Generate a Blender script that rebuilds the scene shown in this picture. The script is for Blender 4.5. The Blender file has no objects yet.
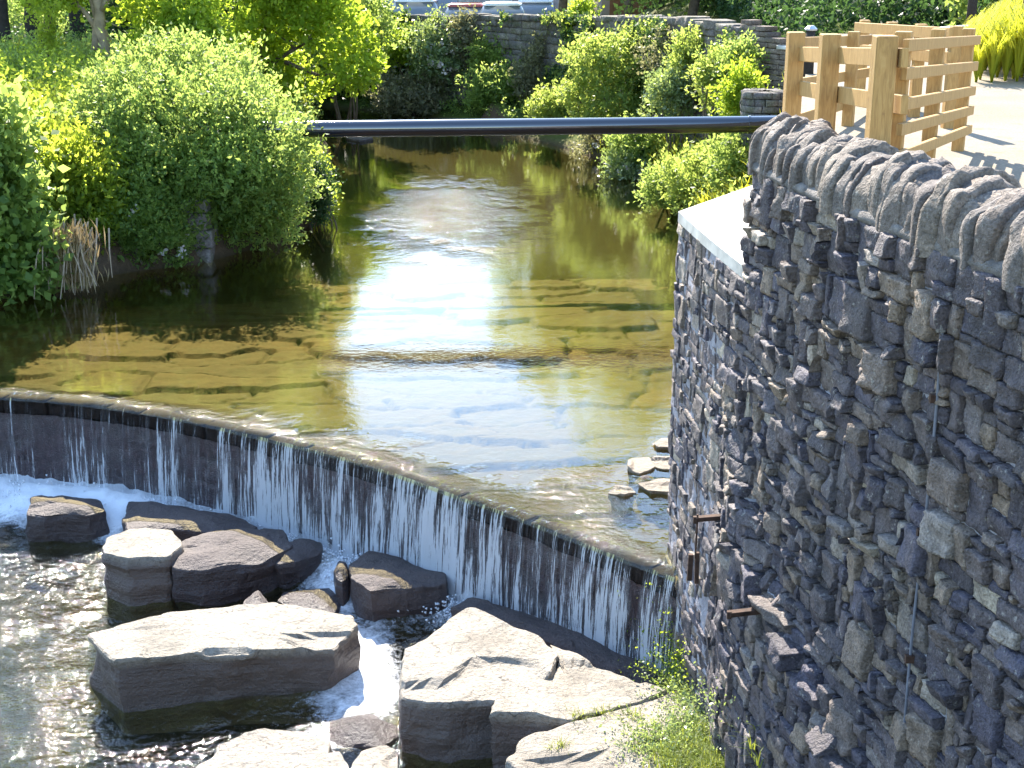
import bpy, math, random
import numpy as np
from math import sin, cos, tan, pi, radians
C = bpy.context.scene.collection
RS = np.random.RandomState
# ------------------------------------------------------------------ camera model
TH = math.atan(444/1400); F = 1400.0; EYE = 5.0
def ray(px, py):
    u = (px-512)/F; v = (py-384)/F
    return np.array([u, cos(TH)-v*sin(TH), -sin(TH)-v*cos(TH)])
def at(px, py, z=0.0):
    d = ray(px, py); t = (z-EYE)/d[2]
    return np.array([d[0]*t, d[1]*t, z])
def atY(px, py, Y):
    d = ray(px, py); t = Y/d[1]
    return np.array([d[0]*t, Y, EYE+d[2]*t])
# ------------------------------------------------------------------ noise
def _h(i, j, k, seed):
    n = (i*374761393 + j*668265263 + k*2147483647 % 4294967296 + seed*974634777).astype(np.uint64) & np.uint64(0xffffffff)
    n = ((n ^ (n >> np.uint64(13))) * np.uint64(1274126177)) & np.uint64(0xffffffff)
    n = n ^ (n >> np.uint64(16))
    n = (n * np.uint64(2246822519)) & np.uint64(0xffffffff)
    n = n ^ (n >> np.uint64(15))
    return n.astype(np.float64)/4294967295.0
def vnoise(p, seed=0):
    p = np.asarray(p, float); q = np.floor(p).astype(np.int64); f = p-q; f = f*f*(3-2*f)
    q = q+100000
    r = 0
    for a in (0, 1):
        for b in (0, 1):
            for c in (0, 1):
                w = (f[..., 0] if a else 1-f[..., 0])*(f[..., 1] if b else 1-f[..., 1])*(f[..., 2] if c else 1-f[..., 2])
                r = r + w*_h(q[..., 0]+a, q[..., 1]+b, (q[..., 2]+c)*7919, seed)
    return r*2-1
def fbm(p, o=3, seed=0):
    r = 0; a = 1; s = 0; p = np.asarray(p, float)
    for i in range(o):
        r = r+a*vnoise(p, seed+i*17); s += a; a *= .5; p = p*2.03
    return r/s
def smooth(x, a, b):
    t = np.clip((x-a)/(b-a), 0, 1); return t*t*(3-2*t)
def sdist(X, Y, poly):
    """signed distance to polygon (negative inside)"""
    P = np.array(poly, float); d = np.full(X.shape, 1e9); ins = np.zeros(X.shape, bool)
    n = len(P)
    for i in range(n):
        a = P[i]; b = P[(i+1) % n]; e = b-a
        t = np.clip(((X-a[0])*e[0]+(Y-a[1])*e[1])/(e@e+1e-12), 0, 1)
        d = np.minimum(d, np.hypot(X-a[0]-t*e[0], Y-a[1]-t*e[1]))
        c = ((a[1] > Y) != (b[1] > Y))
        with np.errstate(divide='ignore', invalid='ignore'):
            xi = (b[0]-a[0])*(Y-a[1])/(b[1]-a[1]+1e-15)+a[0]
        ins ^= c & (X < xi)
    return np.where(ins, -d, d)
def pdist(X, Y, line):
    P = np.array(line, float); d = np.full(X.shape, 1e9)
    for i in range(len(P)-1):
        a = P[i][:2]; b = P[i+1][:2]; e = b-a
        t = np.clip(((X-a[0])*e[0]+(Y-a[1])*e[1])/(e@e+1e-12), 0, 1)
        d = np.minimum(d, np.hypot(X-a[0]-t*e[0], Y-a[1]-t*e[1]))
    return d
# ------------------------------------------------------------------ mesh helpers
def meshobj(name, V, Fc, mat, parent=None, smooth_=False, uv=None, attr=None):
    m = bpy.data.meshes.new(name)
    V = np.asarray(V, np.float32).reshape(-1, 3)
    if isinstance(Fc, np.ndarray):
        k = Fc.shape[1]; n = len(Fc)
        m.vertices.add(len(V)); m.vertices.foreach_set('co', V.ravel())
        m.loops.add(n*k); m.loops.foreach_set('vertex_index', Fc.astype(np.int32).ravel())
        m.polygons.add(n); m.polygons.foreach_set('loop_start', np.arange(0, n*k, k, dtype=np.int32))
        try: m.polygons.foreach_set('loop_total', np.full(n, k, dtype=np.int32))
        except Exception: pass
        m.update(calc_edges=True)
        if uv is not None:
            l = m.uv_layers.new(name='UVMap'); l.data.foreach_set('uv', np.asarray(uv, np.float32)[Fc.ravel()].ravel())
    else:
        m.from_pydata(V.tolist(), [], [tuple(int(q) for q in f) for f in Fc])
    if attr:
        for k_, a in attr.items():
            at_ = m.attributes.new(k_, 'FLOAT', 'POINT'); at_.data.foreach_set('value', np.asarray(a, np.float32))
    m.validate()
    if smooth_: m.polygons.foreach_set('use_smooth', [True]*len(m.polygons))
    if mat: m.materials.append(mat)
    o = bpy.data.objects.new(name, m); C.objects.link(o)
    if parent: o.parent = parent
    return o
class MB:
    def __init__(s): s.V = []; s.F = []; s.n = 0
    def add(s, V, Fc):
        V = np.asarray(V, float).reshape(-1, 3)
        s.V.append(V); s.F += [tuple(int(i)+s.n for i in f) for f in Fc]; s.n += len(V); return s
    def box(s, lo, hi, M=None):
        x0, y0, z0 = lo; x1, y1, z1 = hi
        V = np.array([[x0,y0,z0],[x1,y0,z0],[x1,y1,z0],[x0,y1,z0],[x0,y0,z1],[x1,y0,z1],[x1,y1,z1],[x0,y1,z1]], float)
        if M is not None: V = M(V)
        return s.add(V, [(0,3,2,1),(4,5,6,7),(0,1,5,4),(1,2,6,5),(2,3,7,6),(3,0,4,7)])
    def beam(s, a, b, w, h, jit=0.0, seed=0, bev=.006):
        """bevelled square timber from a to b; w = horizontal size across, h = the other size"""
        a = np.array(a, float); b = np.array(b, float); d = b-a; L = np.linalg.norm(d); d /= L
        up = np.array([0, 0, 1.0]) if abs(d[2]) < .9 else np.array([0, 1.0, 0])
        if isinstance(jit, (tuple, list, np.ndarray)): up = np.array(jit, float)
        x = np.cross(d, up); x /= np.linalg.norm(x); y = np.cross(x, d)
        pr = []
        for sx, sy in ((1, 1), (-1, 1), (-1, -1), (1, -1)):
            c = [(sx*(w/2-bev), sy*h/2), (sx*w/2, sy*(h/2-bev))]
            if sx*sy > 0: c = c[::-1]
            pr += c
        V = []; 
        for t, k in ((0, .93), (bev, 1), (L-bev, 1), (L, .93)):
            for px_, py_ in pr: V.append(a+d*t+x*px_*k+y*py_*k)
        Fc = [tuple(range(7, -1, -1)), tuple(range(24, 32))]
        for r in range(3):
            for i in range(8):
                j = (i+1) % 8; Fc.append((r*8+i, r*8+j, r*8+8+j, r*8+8+i))
        return s.add(V, Fc)
    def tube(s, pts, rad, n=8, cap=True, wob=0, seed=0):
        P = np.array(pts, float); m = len(P); rad = np.broadcast_to(np.array(rad, float), (m,))
        T = np.gradient(P, axis=0); T /= np.linalg.norm(T, axis=1)[:, None]+1e-9
        up = np.array([.13, .21, 1.0]) if abs(T[0][2]) < .9 else np.array([1.0, .1, 0])
        V = []
        for i in range(m):
            x = np.cross(T[i], up); x /= np.linalg.norm(x); y = np.cross(x, T[i])
            up = y if abs(y@T[min(i+1, m-1)]) < .9 else up
            a = np.arange(n)*2*pi/n
            r = rad[i]
            ring = P[i]+np.outer(np.cos(a), x)*r+np.outer(np.sin(a), y)*r
            V.append(ring)
        V = np.concatenate(V)
        if wob: V = V+ (fbm(V*4, 2, seed)*wob)[:, None]*np.array([1, 1, .3])
        Fc = []
        for i in range(m-1):
            for j in range(n):
                k = (j+1) % n; Fc.append((i*n+j, i*n+k, i*n+n+k, i*n+n+j))
        if cap: Fc += [tuple(range(n-1, -1, -1)), tuple(range((m-1)*n, m*n))]
        return s.add(V, Fc)
    def build(s, name, mat, parent=None, smooth_=False):
        return meshobj(name, np.concatenate(s.V), s.F, mat, parent, smooth_)
def grid_faces(nu, nv, off=0):
    i, j = np.meshgrid(np.arange(nu-1), np.arange(nv-1), indexing='ij')
    a = (i*nv+j).ravel()+off
    return np.stack([a, a+nv, a+nv+1, a+1], 1)
def empty(name, label, cat, loc=(0, 0, 0), group=None):
    o = bpy.data.objects.new(name, None); C.objects.link(o); o.location = loc; o.empty_display_size = .2
    tag(o, label, cat, group); return o
def tag(o, label=None, cat=None, group=None, kind=None):
    if label: o['label'] = label
    if cat: o['category'] = cat
    if group: o['group'] = group
    if kind: o['kind'] = kind
    return o
def setpar(child, par):
    """parent keeping the child's world coordinates (the parent only has a location)"""
    child.parent = par; child.location = tuple(-c for c in par.location); return child
# ------------------------------------------------------------------ materials
def newmat(name):
    m = bpy.data.materials.new(name); m.use_nodes = True; nt = m.node_tree; nt.nodes.clear()
    return m, nt, nt.nodes.new('ShaderNodeOutputMaterial')
def N(nt, typ, **kw):
    n = nt.nodes.new(typ)
    for k, v in kw.items():
        if k.startswith('i_'):
            key = k[2:]; key = int(key) if key.isdigit() else key.replace('_', ' ')
            n.inputs[key].default_value = v
        else: setattr(n, k, v)
    return n
def L(nt, a, b): nt.links.new(a, b)
def ramp(nt, fac, stops, interp='LINEAR'):
    r = nt.nodes.new('ShaderNodeValToRGB'); r.color_ramp.interpolation = interp
    e = r.color_ramp.elements
    while len(e) < len(stops): e.new(.5)
    for el, (p, c) in zip(e, stops):
        el.position = p; el.color = (c[0], c[1], c[2], 1) if hasattr(c, '__len__') else (c, c, c, 1)
    if fac is not None: L(nt, fac, r.inputs[0])
    return r.outputs[0]
def mixc(nt, fac, a, b, blend='MIX'):
    m = nt.nodes.new('ShaderNodeMix'); m.data_type = 'RGBA'; m.blend_type = blend
    for sck, v in ((m.inputs[0], fac), (m.inputs[6], a), (m.inputs[7], b)):
        if hasattr(v, 'is_output') or hasattr(v, 'links'): L(nt, v, sck)
        else: sck.default_value = v if not hasattr(v, '__len__') else (v[0], v[1], v[2], 1)
    return m.outputs[2]
def math_(nt, op, a, b=None, clamp=False):
    m = nt.nodes.new('ShaderNodeMath'); m.operation = op; m.use_clamp = clamp
    for i, v in ((0, a), (1, b)):
        if v is None: continue
        if hasattr(v, 'links'): L(nt, v, m.inputs[i])
        else: m.inputs[i].default_value = v
    return m.outputs[0]
def noise(nt, vec, scale, detail=4, rough=.55, dist=0):
    n = N(nt, 'ShaderNodeTexNoise'); n.inputs['Scale'].default_value = scale; n.inputs['Detail'].default_value = detail
    n.inputs['Roughness'].default_value = rough; n.inputs['Distortion'].default_value = dist
    if vec is not None: L(nt, vec, n.inputs['Vector'])
    return n.outputs[0]
def pos(nt, scale=None):
    g = nt.nodes.new('ShaderNodeNewGeometry').outputs['Position']
    if scale is None: return g
    m = nt.nodes.new('ShaderNodeMapping'); m.inputs['Scale'].default_value = scale; L(nt, g, m.inputs[0]); return m.outputs[0]
def island(nt): return nt.nodes.new('ShaderNodeNewGeometry').outputs['Random Per Island']
def bump(nt, h, strength, dist, prev=None):
    b = nt.nodes.new('ShaderNodeBump'); b.inputs['Strength'].default_value = strength; b.inputs['Distance'].default_value = dist
    L(nt, h, b.inputs['Height'])
    if prev is not None: L(nt, prev, b.inputs['Normal'])
    return b.outputs[0]
def princ(nt, out, col, rough=.8, spec=.3, normal=None, metal=0.0):
    p = nt.nodes.new('ShaderNodeBsdfPrincipled')
    for k, v in (('Base Color', col), ('Roughness', rough), ('Specular IOR Level', spec), ('Metallic', metal)):
        if hasattr(v, 'links'): L(nt, v, p.inputs[k])
        else: p.inputs[k].default_value = v if not hasattr(v, '__len__') else (v[0], v[1], v[2], 1)
    if normal is not None: L(nt, normal, p.inputs['Normal'])
    if out is not None: L(nt, p.outputs[0], out.inputs[0])
    return p
def simple(name, col, rough=.7, spec=.3, metal=0.0, var=.15, scale=6, bmp=.2, bd=.01):
    m, nt, o = newmat(name); p = pos(nt)
    n = noise(nt, p, scale, 5)
    c0 = tuple(c*(1-var) for c in col); c1 = tuple(min(1, c*(1+var)) for c in col)
    col_ = ramp(nt, n, [(.3, c0), (.7, c1)])
    princ(nt, o, col_, rough, spec, bump(nt, noise(nt, p, scale*6, 4), bmp, bd), metal); return m
def leafmat(name, dark, light, trans, tw=.45, rough=.5, spec=.25, clump=1.2):
    m, nt, o = newmat(name)
    r = island(nt); n = noise(nt, pos(nt), clump, 3)
    f = math_(nt, 'ADD', math_(nt, 'MULTIPLY', r, .55), math_(nt, 'MULTIPLY', n, .6))
    col = ramp(nt, f, [(.3, dark), (.85, light)])
    tcol = mixc(nt, math_(nt, 'MULTIPLY', r, .5), trans, tuple(c*1.25 for c in (trans[0]*1.15, trans[1], trans[2])))
    p = princ(nt, None, col, rough, spec)
    t = nt.nodes.new('ShaderNodeBsdfTranslucent'); L(nt, tcol, t.inputs[0])
    mx = nt.nodes.new('ShaderNodeMixShader'); mx.inputs[0].default_value = tw
    L(nt, p.outputs[0], mx.inputs[1]); L(nt, t.outputs[0], mx.inputs[2]); L(nt, mx.outputs[0], o.inputs[0])
    return m
M = {}
M['leaf'] = leafmat('leaf', (.035,.08,.022), (.14,.22,.05), (.44,.58,.13), .5)
M['leaf_soft'] = leafmat('leaf_soft', (.06,.11,.025), (.17,.24,.06), (.48,.60,.12), .5)
M['leaf_yellow'] = leafmat('leaf_yellow', (.06,.12,.012), (.18,.24,.02), (.50,.66,.06), .55)
M['leaf_lime'] = leafmat('leaf_lime', (.06,.11,.015), (.17,.23,.03), (.56,.68,.07), .55)
M['leaf_dark'] = leafmat('leaf_dark', (.012,.035,.014), (.04,.08,.025), (.10,.20,.05), .3)
M['leaf_grey'] = leafmat('leaf_grey', (.08,.09,.05), (.22,.21,.13), (.35,.36,.15), .35)
M['leaf_pale'] = leafmat('leaf_pale', (.07,.12,.04), (.22,.28,.15), (.4,.52,.14), .4, .3, .6)
M['blossom'] = simple('blossom', (.55,.5,.48), .7, var=.1)
M['grass'] = leafmat('grass', (.05,.09,.015), (.16,.2,.03), (.42,.48,.06), .45, clump=.5)
M['grass_yellow'] = leafmat('grass_yellow', (.14,.17,.012), (.32,.34,.03), (.72,.74,.06), .5)
M['dry_grass'] = leafmat('dry_grass', (.2,.15,.07), (.36,.29,.15), (.4,.3,.15), .3)
M['bark'] = simple('bark', (.13,.10,.075), .9, .1, var=.4, scale=9, bmp=.8, bd=.03)
M['bark_dark'] = simple('bark_dark', (.045,.04,.038), .9, .1, var=.3, scale=9, bmp=.8, bd=.03)
M['bark_pale'] = simple('bark_pale', (.30,.24,.17), .85, .1, var=.3, scale=7, bmp=.6, bd=.02)
def stone_mat(name, stops, spec=.3, moss=0, fine=90, rough=.8, big=14, bs=.9):
    m, nt, o = newmat(name); p = pos(nt); r = island(nt)
    n = noise(nt, p, big, 6, .65); n2 = noise(nt, p, fine, 4, .6); n3 = noise(nt, p, 2.2, 4, .5)
    base = ramp(nt, r, stops)
    c = mixc(nt, .75, base, ramp(nt, n, [(.25, .35), (.5, .95), (.75, 1.6)]), 'MULTIPLY')
    c = mixc(nt, ramp(nt, n3, [(.45, 0.0), (.65, .45)]), c, (.075, .065, .062))
    lich = ramp(nt, noise(nt, p, 23, 4, .7), [(.60, 0.0), (.68, .0 if name == 'weir_stone' else .5)])
    c = mixc(nt, lich, c, (.42, .40, .36))
    if moss:
        c = mixc(nt, math_(nt, 'MULTIPLY', ramp(nt, noise(nt, p, 5, 4), [(.45, 0.0), (.6, 1.0)]), moss), c, (.07, .09, .02))
    b = bump(nt, n, bs, .01); b = bump(nt, noise(nt, p, 34, 4, .6), 1.0, .02 if name == 'wall_stone' else .008, b); b = bump(nt, n2, 1.0, .016, b); c = mixc(nt, .8, c, ramp(nt, n2, [(.3, .45), (.5, 1.0), (.7, 1.5)]), 'MULTIPLY')
    princ(nt, o, c, rough, spec, b); return m
M['wall_stone'] = stone_mat('wall_stone', [(0, (.05,.044,.062)), (.3, (.12,.10,.105)), (.5, (.08,.072,.10)), (.74, (.25,.19,.14)), (.88, (.09,.083,.115)), (1, (.45,.38,.30))], .4, fine=70, bs=1.0, rough=.65)
M['coping_stone'] = stone_mat('coping_stone', [(0, (.11,.092,.09)), (.35, (.19,.155,.13)), (.7, (.15,.13,.12)), (1, (.25,.205,.165))], .3, fine=60, bs=1.0)
M['far_stone'] = stone_mat('far_stone', [(0, (.12,.11,.115)), (.5, (.17,.15,.145)), (1, (.24,.21,.18))], .2, .35, 30, .85, 6)
M['brickwork'] = stone_mat('brickwork', [(0, (.17,.13,.11)), (1, (.26,.21,.17))], .2, 0, 60)
M['mortar'] = simple('mortar', (.30,.29,.32), .9, .15, var=.25, scale=8, bmp=.9, bd=.02)
M['mortar_old'] = simple('mortar_old', (.19,.175,.165), .9, .15, var=.35, scale=14, bmp=1, bd=.02)
M['concrete'] = simple('concrete', (.50,.48,.44), .85, .2, var=.28, scale=4, bmp=.5, bd=.006)
def rock_mat(name, dry, wet, zdark0, zdark1):  # wet = darker lower tone; on the big boulders it also carries the sides' shade
    m, nt, o = newmat(name); p = pos(nt)
    n = noise(nt, p, 3.0, 6, .62); n2 = noise(nt, p, 26, 6, .65); n3 = noise(nt, p, 90, 3)
    c = mixc(nt, n, tuple(x*.75 for x in dry), tuple(min(1, x*1.25) for x in dry))
    c = mixc(nt, .6, c, ramp(nt, n2, [(.3, .3), (.5, .95), (.75, 1.3)]), 'MULTIPLY')
    st = nt.nodes.new('ShaderNodeMapping'); st.inputs['Scale'].default_value = (1.5, 1.5, 16); L(nt, p, st.inputs[0])
    n4 = noise(nt, st.outputs[0], 1.4, 4)
    c = mixc(nt, ramp(nt, noise(nt, p, 1.7, 5, .65), [(.5, 0.0), (.66, .6)]), c, tuple(x*.45 for x in dry))
    ckn = noise(nt, p, 2.6, 3, .5, .8); ck = ramp(nt, math_(nt, 'ABSOLUTE', math_(nt, 'SUBTRACT', ckn, .5)), [(.0, .8), (.007, 0.0)])
    c = mixc(nt, ck, c, tuple(x*.18 for x in dry))
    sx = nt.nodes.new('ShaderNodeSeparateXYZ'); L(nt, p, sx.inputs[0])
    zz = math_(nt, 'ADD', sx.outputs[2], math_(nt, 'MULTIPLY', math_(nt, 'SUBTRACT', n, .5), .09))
    mr = nt.nodes.new('ShaderNodeMapRange'); mr.inputs[1].default_value = zdark0; mr.inputs[2].default_value = zdark1
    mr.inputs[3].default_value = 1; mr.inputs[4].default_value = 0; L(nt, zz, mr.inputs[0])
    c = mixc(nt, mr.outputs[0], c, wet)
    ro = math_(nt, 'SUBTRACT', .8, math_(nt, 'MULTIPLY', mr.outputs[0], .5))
    b = bump(nt, n4, .6, .04); b = bump(nt, n2, 1.0, .03, b); b = bump(nt, n3, .8, .008, b)
    princ(nt, o, c, ro, .4, b); return m
M['rock'] = rock_mat('rock', (.31,.27,.215), (.12,.09,.075), -.89, -.80)  # dark tone reaches the top edge: wet foot plus painted shade on the sides
M['rock_low'] = rock_mat('rock_low', (.31,.27,.22), (.13,.10,.085), -.86, -.775)  # slab sides too: shade of the front faces painted in above the wet part
M['rock_pale'] = rock_mat('rock_pale', (.31,.27,.22), (.12,.09,.075), -1.34, -1.22)
M['rock_wet'] = rock_mat('rock_wet', (.085,.065,.062), (.06,.045,.044), -1.1, -.8)
M['rock_up'] = rock_mat('rock_up', (.28,.23,.18), (.09,.07,.04), 0.0, .04)
M['crest_stone'] = simple('crest_stone', (.014,.010,.009), .8, .1, var=.4, scale=7, bmp=.4, bd=.02)
M['weir_stone'] = stone_mat('weir_stone', [(0, (.048,.028,.031)), (1, (.048,.028,.031))], .6, 0, 60, .35, 9)
def wood_mat():
    m, nt, o = newmat('timber'); p = pos(nt); r = island(nt)
    mp = nt.nodes.new('ShaderNodeMapping'); mp.inputs['Scale'].default_value = (9, 9, 1.2); L(nt, p, mp.inputs[0])
    n = noise(nt, mp.outputs[0], 5, 5, .6, 1.2)
    c = ramp(nt, n, [(.3, (.22,.12,.04)), (.55, (.37,.215,.075)), (.75, (.45,.29,.115))])
    kn = ramp(nt, noise(nt, p, 13, 2), [(.68, 0.0), (.74, .7)])
    c = mixc(nt, kn, c, (.2,.1,.045))
    c = mixc(nt, math_(nt, 'MULTIPLY', r, .35), c, (.46,.30,.12))
    princ(nt, o, c, .7, .25, bump(nt, n, .35, .006)); return m
M['timber'] = wood_mat()
M['pipe_paint'] = simple('pipe_paint', (.006,.007,.014), .14, 1.0, var=.2, scale=5, bmp=.08, bd=.003)
M['pipe_paint'].node_tree.nodes['Principled BSDF'].inputs['Coat Weight'].default_value = 1
M['pipe_paint'].node_tree.nodes['Principled BSDF'].inputs['Coat Roughness'].default_value = .1
M['rust'] = simple('rust', (.06,.032,.022), .8, .3, var=.5, scale=25, bmp=.6, bd=.004)
M['conduit'] = simple('conduit', (.15,.16,.2), .5, .4, var=.15, scale=12)
M['galv'] = simple('galv', (.45,.47,.5), .35, .5, .6, var=.1)
M['render_grey'] = simple('render_grey', (.46,.42,.42), .9, .1, var=.08, scale=2)
M['render_tan'] = simple('render_tan', (.38,.29,.24), .9, .1, var=.08, scale=2)
M['white_paint'] = simple('white_paint', (.78,.78,.78), .4, .5, var=.03)
M['car_white'] = simple('car_white', (.74,.76,.78), .25, .6, var=.02, bmp=0)
M['car_red'] = simple('car_red', (.40,.10,.08), .25, .6, var=.02, bmp=0)
M['car_blue'] = simple('car_blue', (.03,.06,.28), .25, .6, var=.02, bmp=0)
M['tyre'] = simple('tyre', (.02,.02,.02), .8, .2)
M['slate'] = simple('slate', (.09,.09,.10), .6, .3, var=.3, scale=14, bmp=.7)
M['brown_wood'] = simple('brown_wood', (.22,.10,.05), .75, .2, var=.2)
M['glass'] = simple('glass', (.13,.15,.17), .06, .8, var=.1, bmp=0)
M['lamp_lens'] = simple('lamp_lens', (.6,.6,.6), .1, .8, var=.02, bmp=0)
# ground
def ground_mat():
    m, nt, o = newmat('ground_soil'); p = pos(nt)
    n = noise(nt, p, 1.5, 6, .6); n2 = noise(nt, p, 14, 6, .65)
    soil = mixc(nt, n2, (.06,.042,.028), (.14,.10,.065)); gr = mixc(nt, n2, (.035,.06,.012), (.11,.14,.03))
    g = nt.nodes.new('ShaderNodeNewGeometry'); sx = nt.nodes.new('ShaderNodeSeparateXYZ'); L(nt, g.outputs['Normal'], sx.inputs[0])
    sp = nt.nodes.new('ShaderNodeSeparateXYZ'); L(nt, p, sp.inputs[0])
    c = mixc(nt, ramp(nt, sx.outputs[2], [(.7, 0.0), (.93, 1.0)]), soil, gr)
    bedc = mixc(nt, n2, (.009,.009,.003), (.028,.025,.008))
    mr = nt.nodes.new('ShaderNodeMapRange'); mr.inputs[1].default_value = -.15; mr.inputs[2].default_value = .12; L(nt, sp.outputs[2], mr.inputs[0])
    c = mixc(nt, mr.outputs[0], bedc, c)
    princ(nt, o, c, .95, .1, bump(nt, n2, .8, .05)); return m
M['ground'] = ground_mat()
def path_mat():
    m, nt, o = newmat('path_gravel'); p = pos(nt)
    n = noise(nt, p, 1.1, 5); n2 = noise(nt, p, 40, 5, .7); n3 = noise(nt, p, 7, 4)
    c = mixc(nt, n, (.20,.165,.12), (.34,.295,.235)); c = mixc(nt, .5, c, ramp(nt, n2, [(.3, .35), (.7, 1.4)]), 'MULTIPLY')
    c = mixc(nt, ramp(nt, n3, [(.58, 0.0), (.7, .6)]), c, (.2,.17,.10))
    princ(nt, o, c, .95, .1, bump(nt, n2, .6, .02)); return m
M['path'] = path_mat()
M['road'] = simple('road', (.06,.06,.065), .9, .2, scale=20)
def bed_mat():
    m, nt, o = newmat('riverbed_slabs'); p = pos(nt)
    at_ = nt.nodes.new('ShaderNodeAttribute'); at_.attribute_name = 'cell'
    n = noise(nt, p, 3, 6, .6); n2 = noise(nt, p, 20, 6, .65)
    c = ramp(nt, at_.outputs['Fac'], [(0, (.020,.0125,.003)), (.4, (.031,.0185,.004)), (.7, (.023,.016,.0035)), (1, (.046,.025,.006))])
    c = mixc(nt, .7, c, ramp(nt, n2, [(.3, .5), (.7, 1.35)]), 'MULTIPLY')
    c = mixc(nt, ramp(nt, n, [(.5, 0.0), (.65, .6)]), c, (.014,.016,.003)); ck = nt.nodes.new('ShaderNodeAttribute'); ck.attribute_name = 'crack'; c = mixc(nt, ck.outputs['Fac'], c, (.008,.006,.004))
    princ(nt, o, c, .8, .2, bump(nt, n2, .6, .02)); return m
M['bed'] = bed_mat()
def water_mat(name, tint, s1, d1, s2, d2, patch=False, foam=False, ior=1.36, chop=False):
    m, nt, o = newmat(name); p = pos(nt)
    stretch = pos(nt, (1.0, 1.0, 1.0))
    a = noise(nt, stretch, s1, 3, .5); b_ = noise(nt, p, s2, 3, .55)
    bm = bump(nt, a, 1.0, d1)
    if patch:
        ca = nt.nodes.new('ShaderNodeAttribute'); ca.attribute_name = 'chop'
        rr = math_(nt, 'ADD', ca.outputs['Fac'], math_(nt, 'MULTIPLY', math_(nt, 'SUBTRACT', noise(nt, p, 1.3, 4, .6), .5), 1.5))
        mk = math_(nt, 'MULTIPLY', rr, 1.6, True)
        mk = math_(nt, 'MULTIPLY', mk, math_(nt, 'MINIMUM', math_(nt, 'MULTIPLY', ca.outputs['Fac'], 8.0), 1.0))
        h = math_(nt, 'MULTIPLY', noise(nt, p, 10, 4, .62), mk)
        bm = bump(nt, h, 1.0, .075, bm)
    bm = bump(nt, b_, 1.0, d2, bm)
    # Schlick reflectance, the same from above and from below, so that sunlight reaches the bed
    gi = nt.nodes.new('ShaderNodeNewGeometry'); dp = nt.nodes.new('ShaderNodeVectorMath'); dp.operation = 'DOT_PRODUCT'
    L(nt, gi.outputs['Incoming'], dp.inputs[0]); L(nt, bm, dp.inputs[1])
    f0 = ((ior-1)/(ior+1))**2
    om = math_(nt, 'SUBTRACT', 1.0, math_(nt, 'ABSOLUTE', dp.outputs['Value']), True)
    fac = math_(nt, 'ADD', f0, math_(nt, 'MULTIPLY', math_(nt, 'POWER', om, 5.0), 1-f0), True)
    gl = nt.nodes.new('ShaderNodeBsdfGlossy'); gl.inputs['Roughness'].default_value = .03; gl.inputs[0].default_value = (1, 1, 1, 1); L(nt, bm, gl.inputs['Normal'])
    tr = nt.nodes.new('ShaderNodeBsdfTransparent'); tr.inputs[0].default_value = (*tint, 1)
    mx = nt.nodes.new('ShaderNodeMixShader'); L(nt, fac, mx.inputs[0]); L(nt, tr.outputs[0], mx.inputs[1]); L(nt, gl.outputs[0], mx.inputs[2])
    res = mx.outputs[0]
    if foam:
        at_ = nt.nodes.new('ShaderNodeAttribute'); at_.attribute_name = 'foam'
        n1 = noise(nt, p, 5, 6, .75, 1.2); n2 = noise(nt, p, 30, 5, .75)
        nn = math_(nt, 'ADD', math_(nt, 'MULTIPLY', n1, .6), math_(nt, 'MULTIPLY', n2, .4))
        k = math_(nt, 'SUBTRACT', math_(nt, 'ADD', nn, at_.outputs['Fac']), .92)
        k = math_(nt, 'MULTIPLY', k, 3.0, True)
        df = princ(nt, None, (.78,.8,.83), .6, .4, bump(nt, n2, .8, .02))
        mf = nt.nodes.new('ShaderNodeMixShader'); L(nt, k, mf.inputs[0]); L(nt, res, mf.inputs[1]); L(nt, df.outputs[0], mf.inputs[2]); res = mf.outputs[0]
    L(nt, res, o.inputs[0]); return m
M['water'] = water_mat('water_upper', (.98,.91,.56), 2.2, .0028, 11, .0012, patch=True, ior=1.5)
M['water_low'] = water_mat('water_lower', (.80,.82,.55), 3.5, .055, 15, .018, foam=True, ior=1.45)
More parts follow.
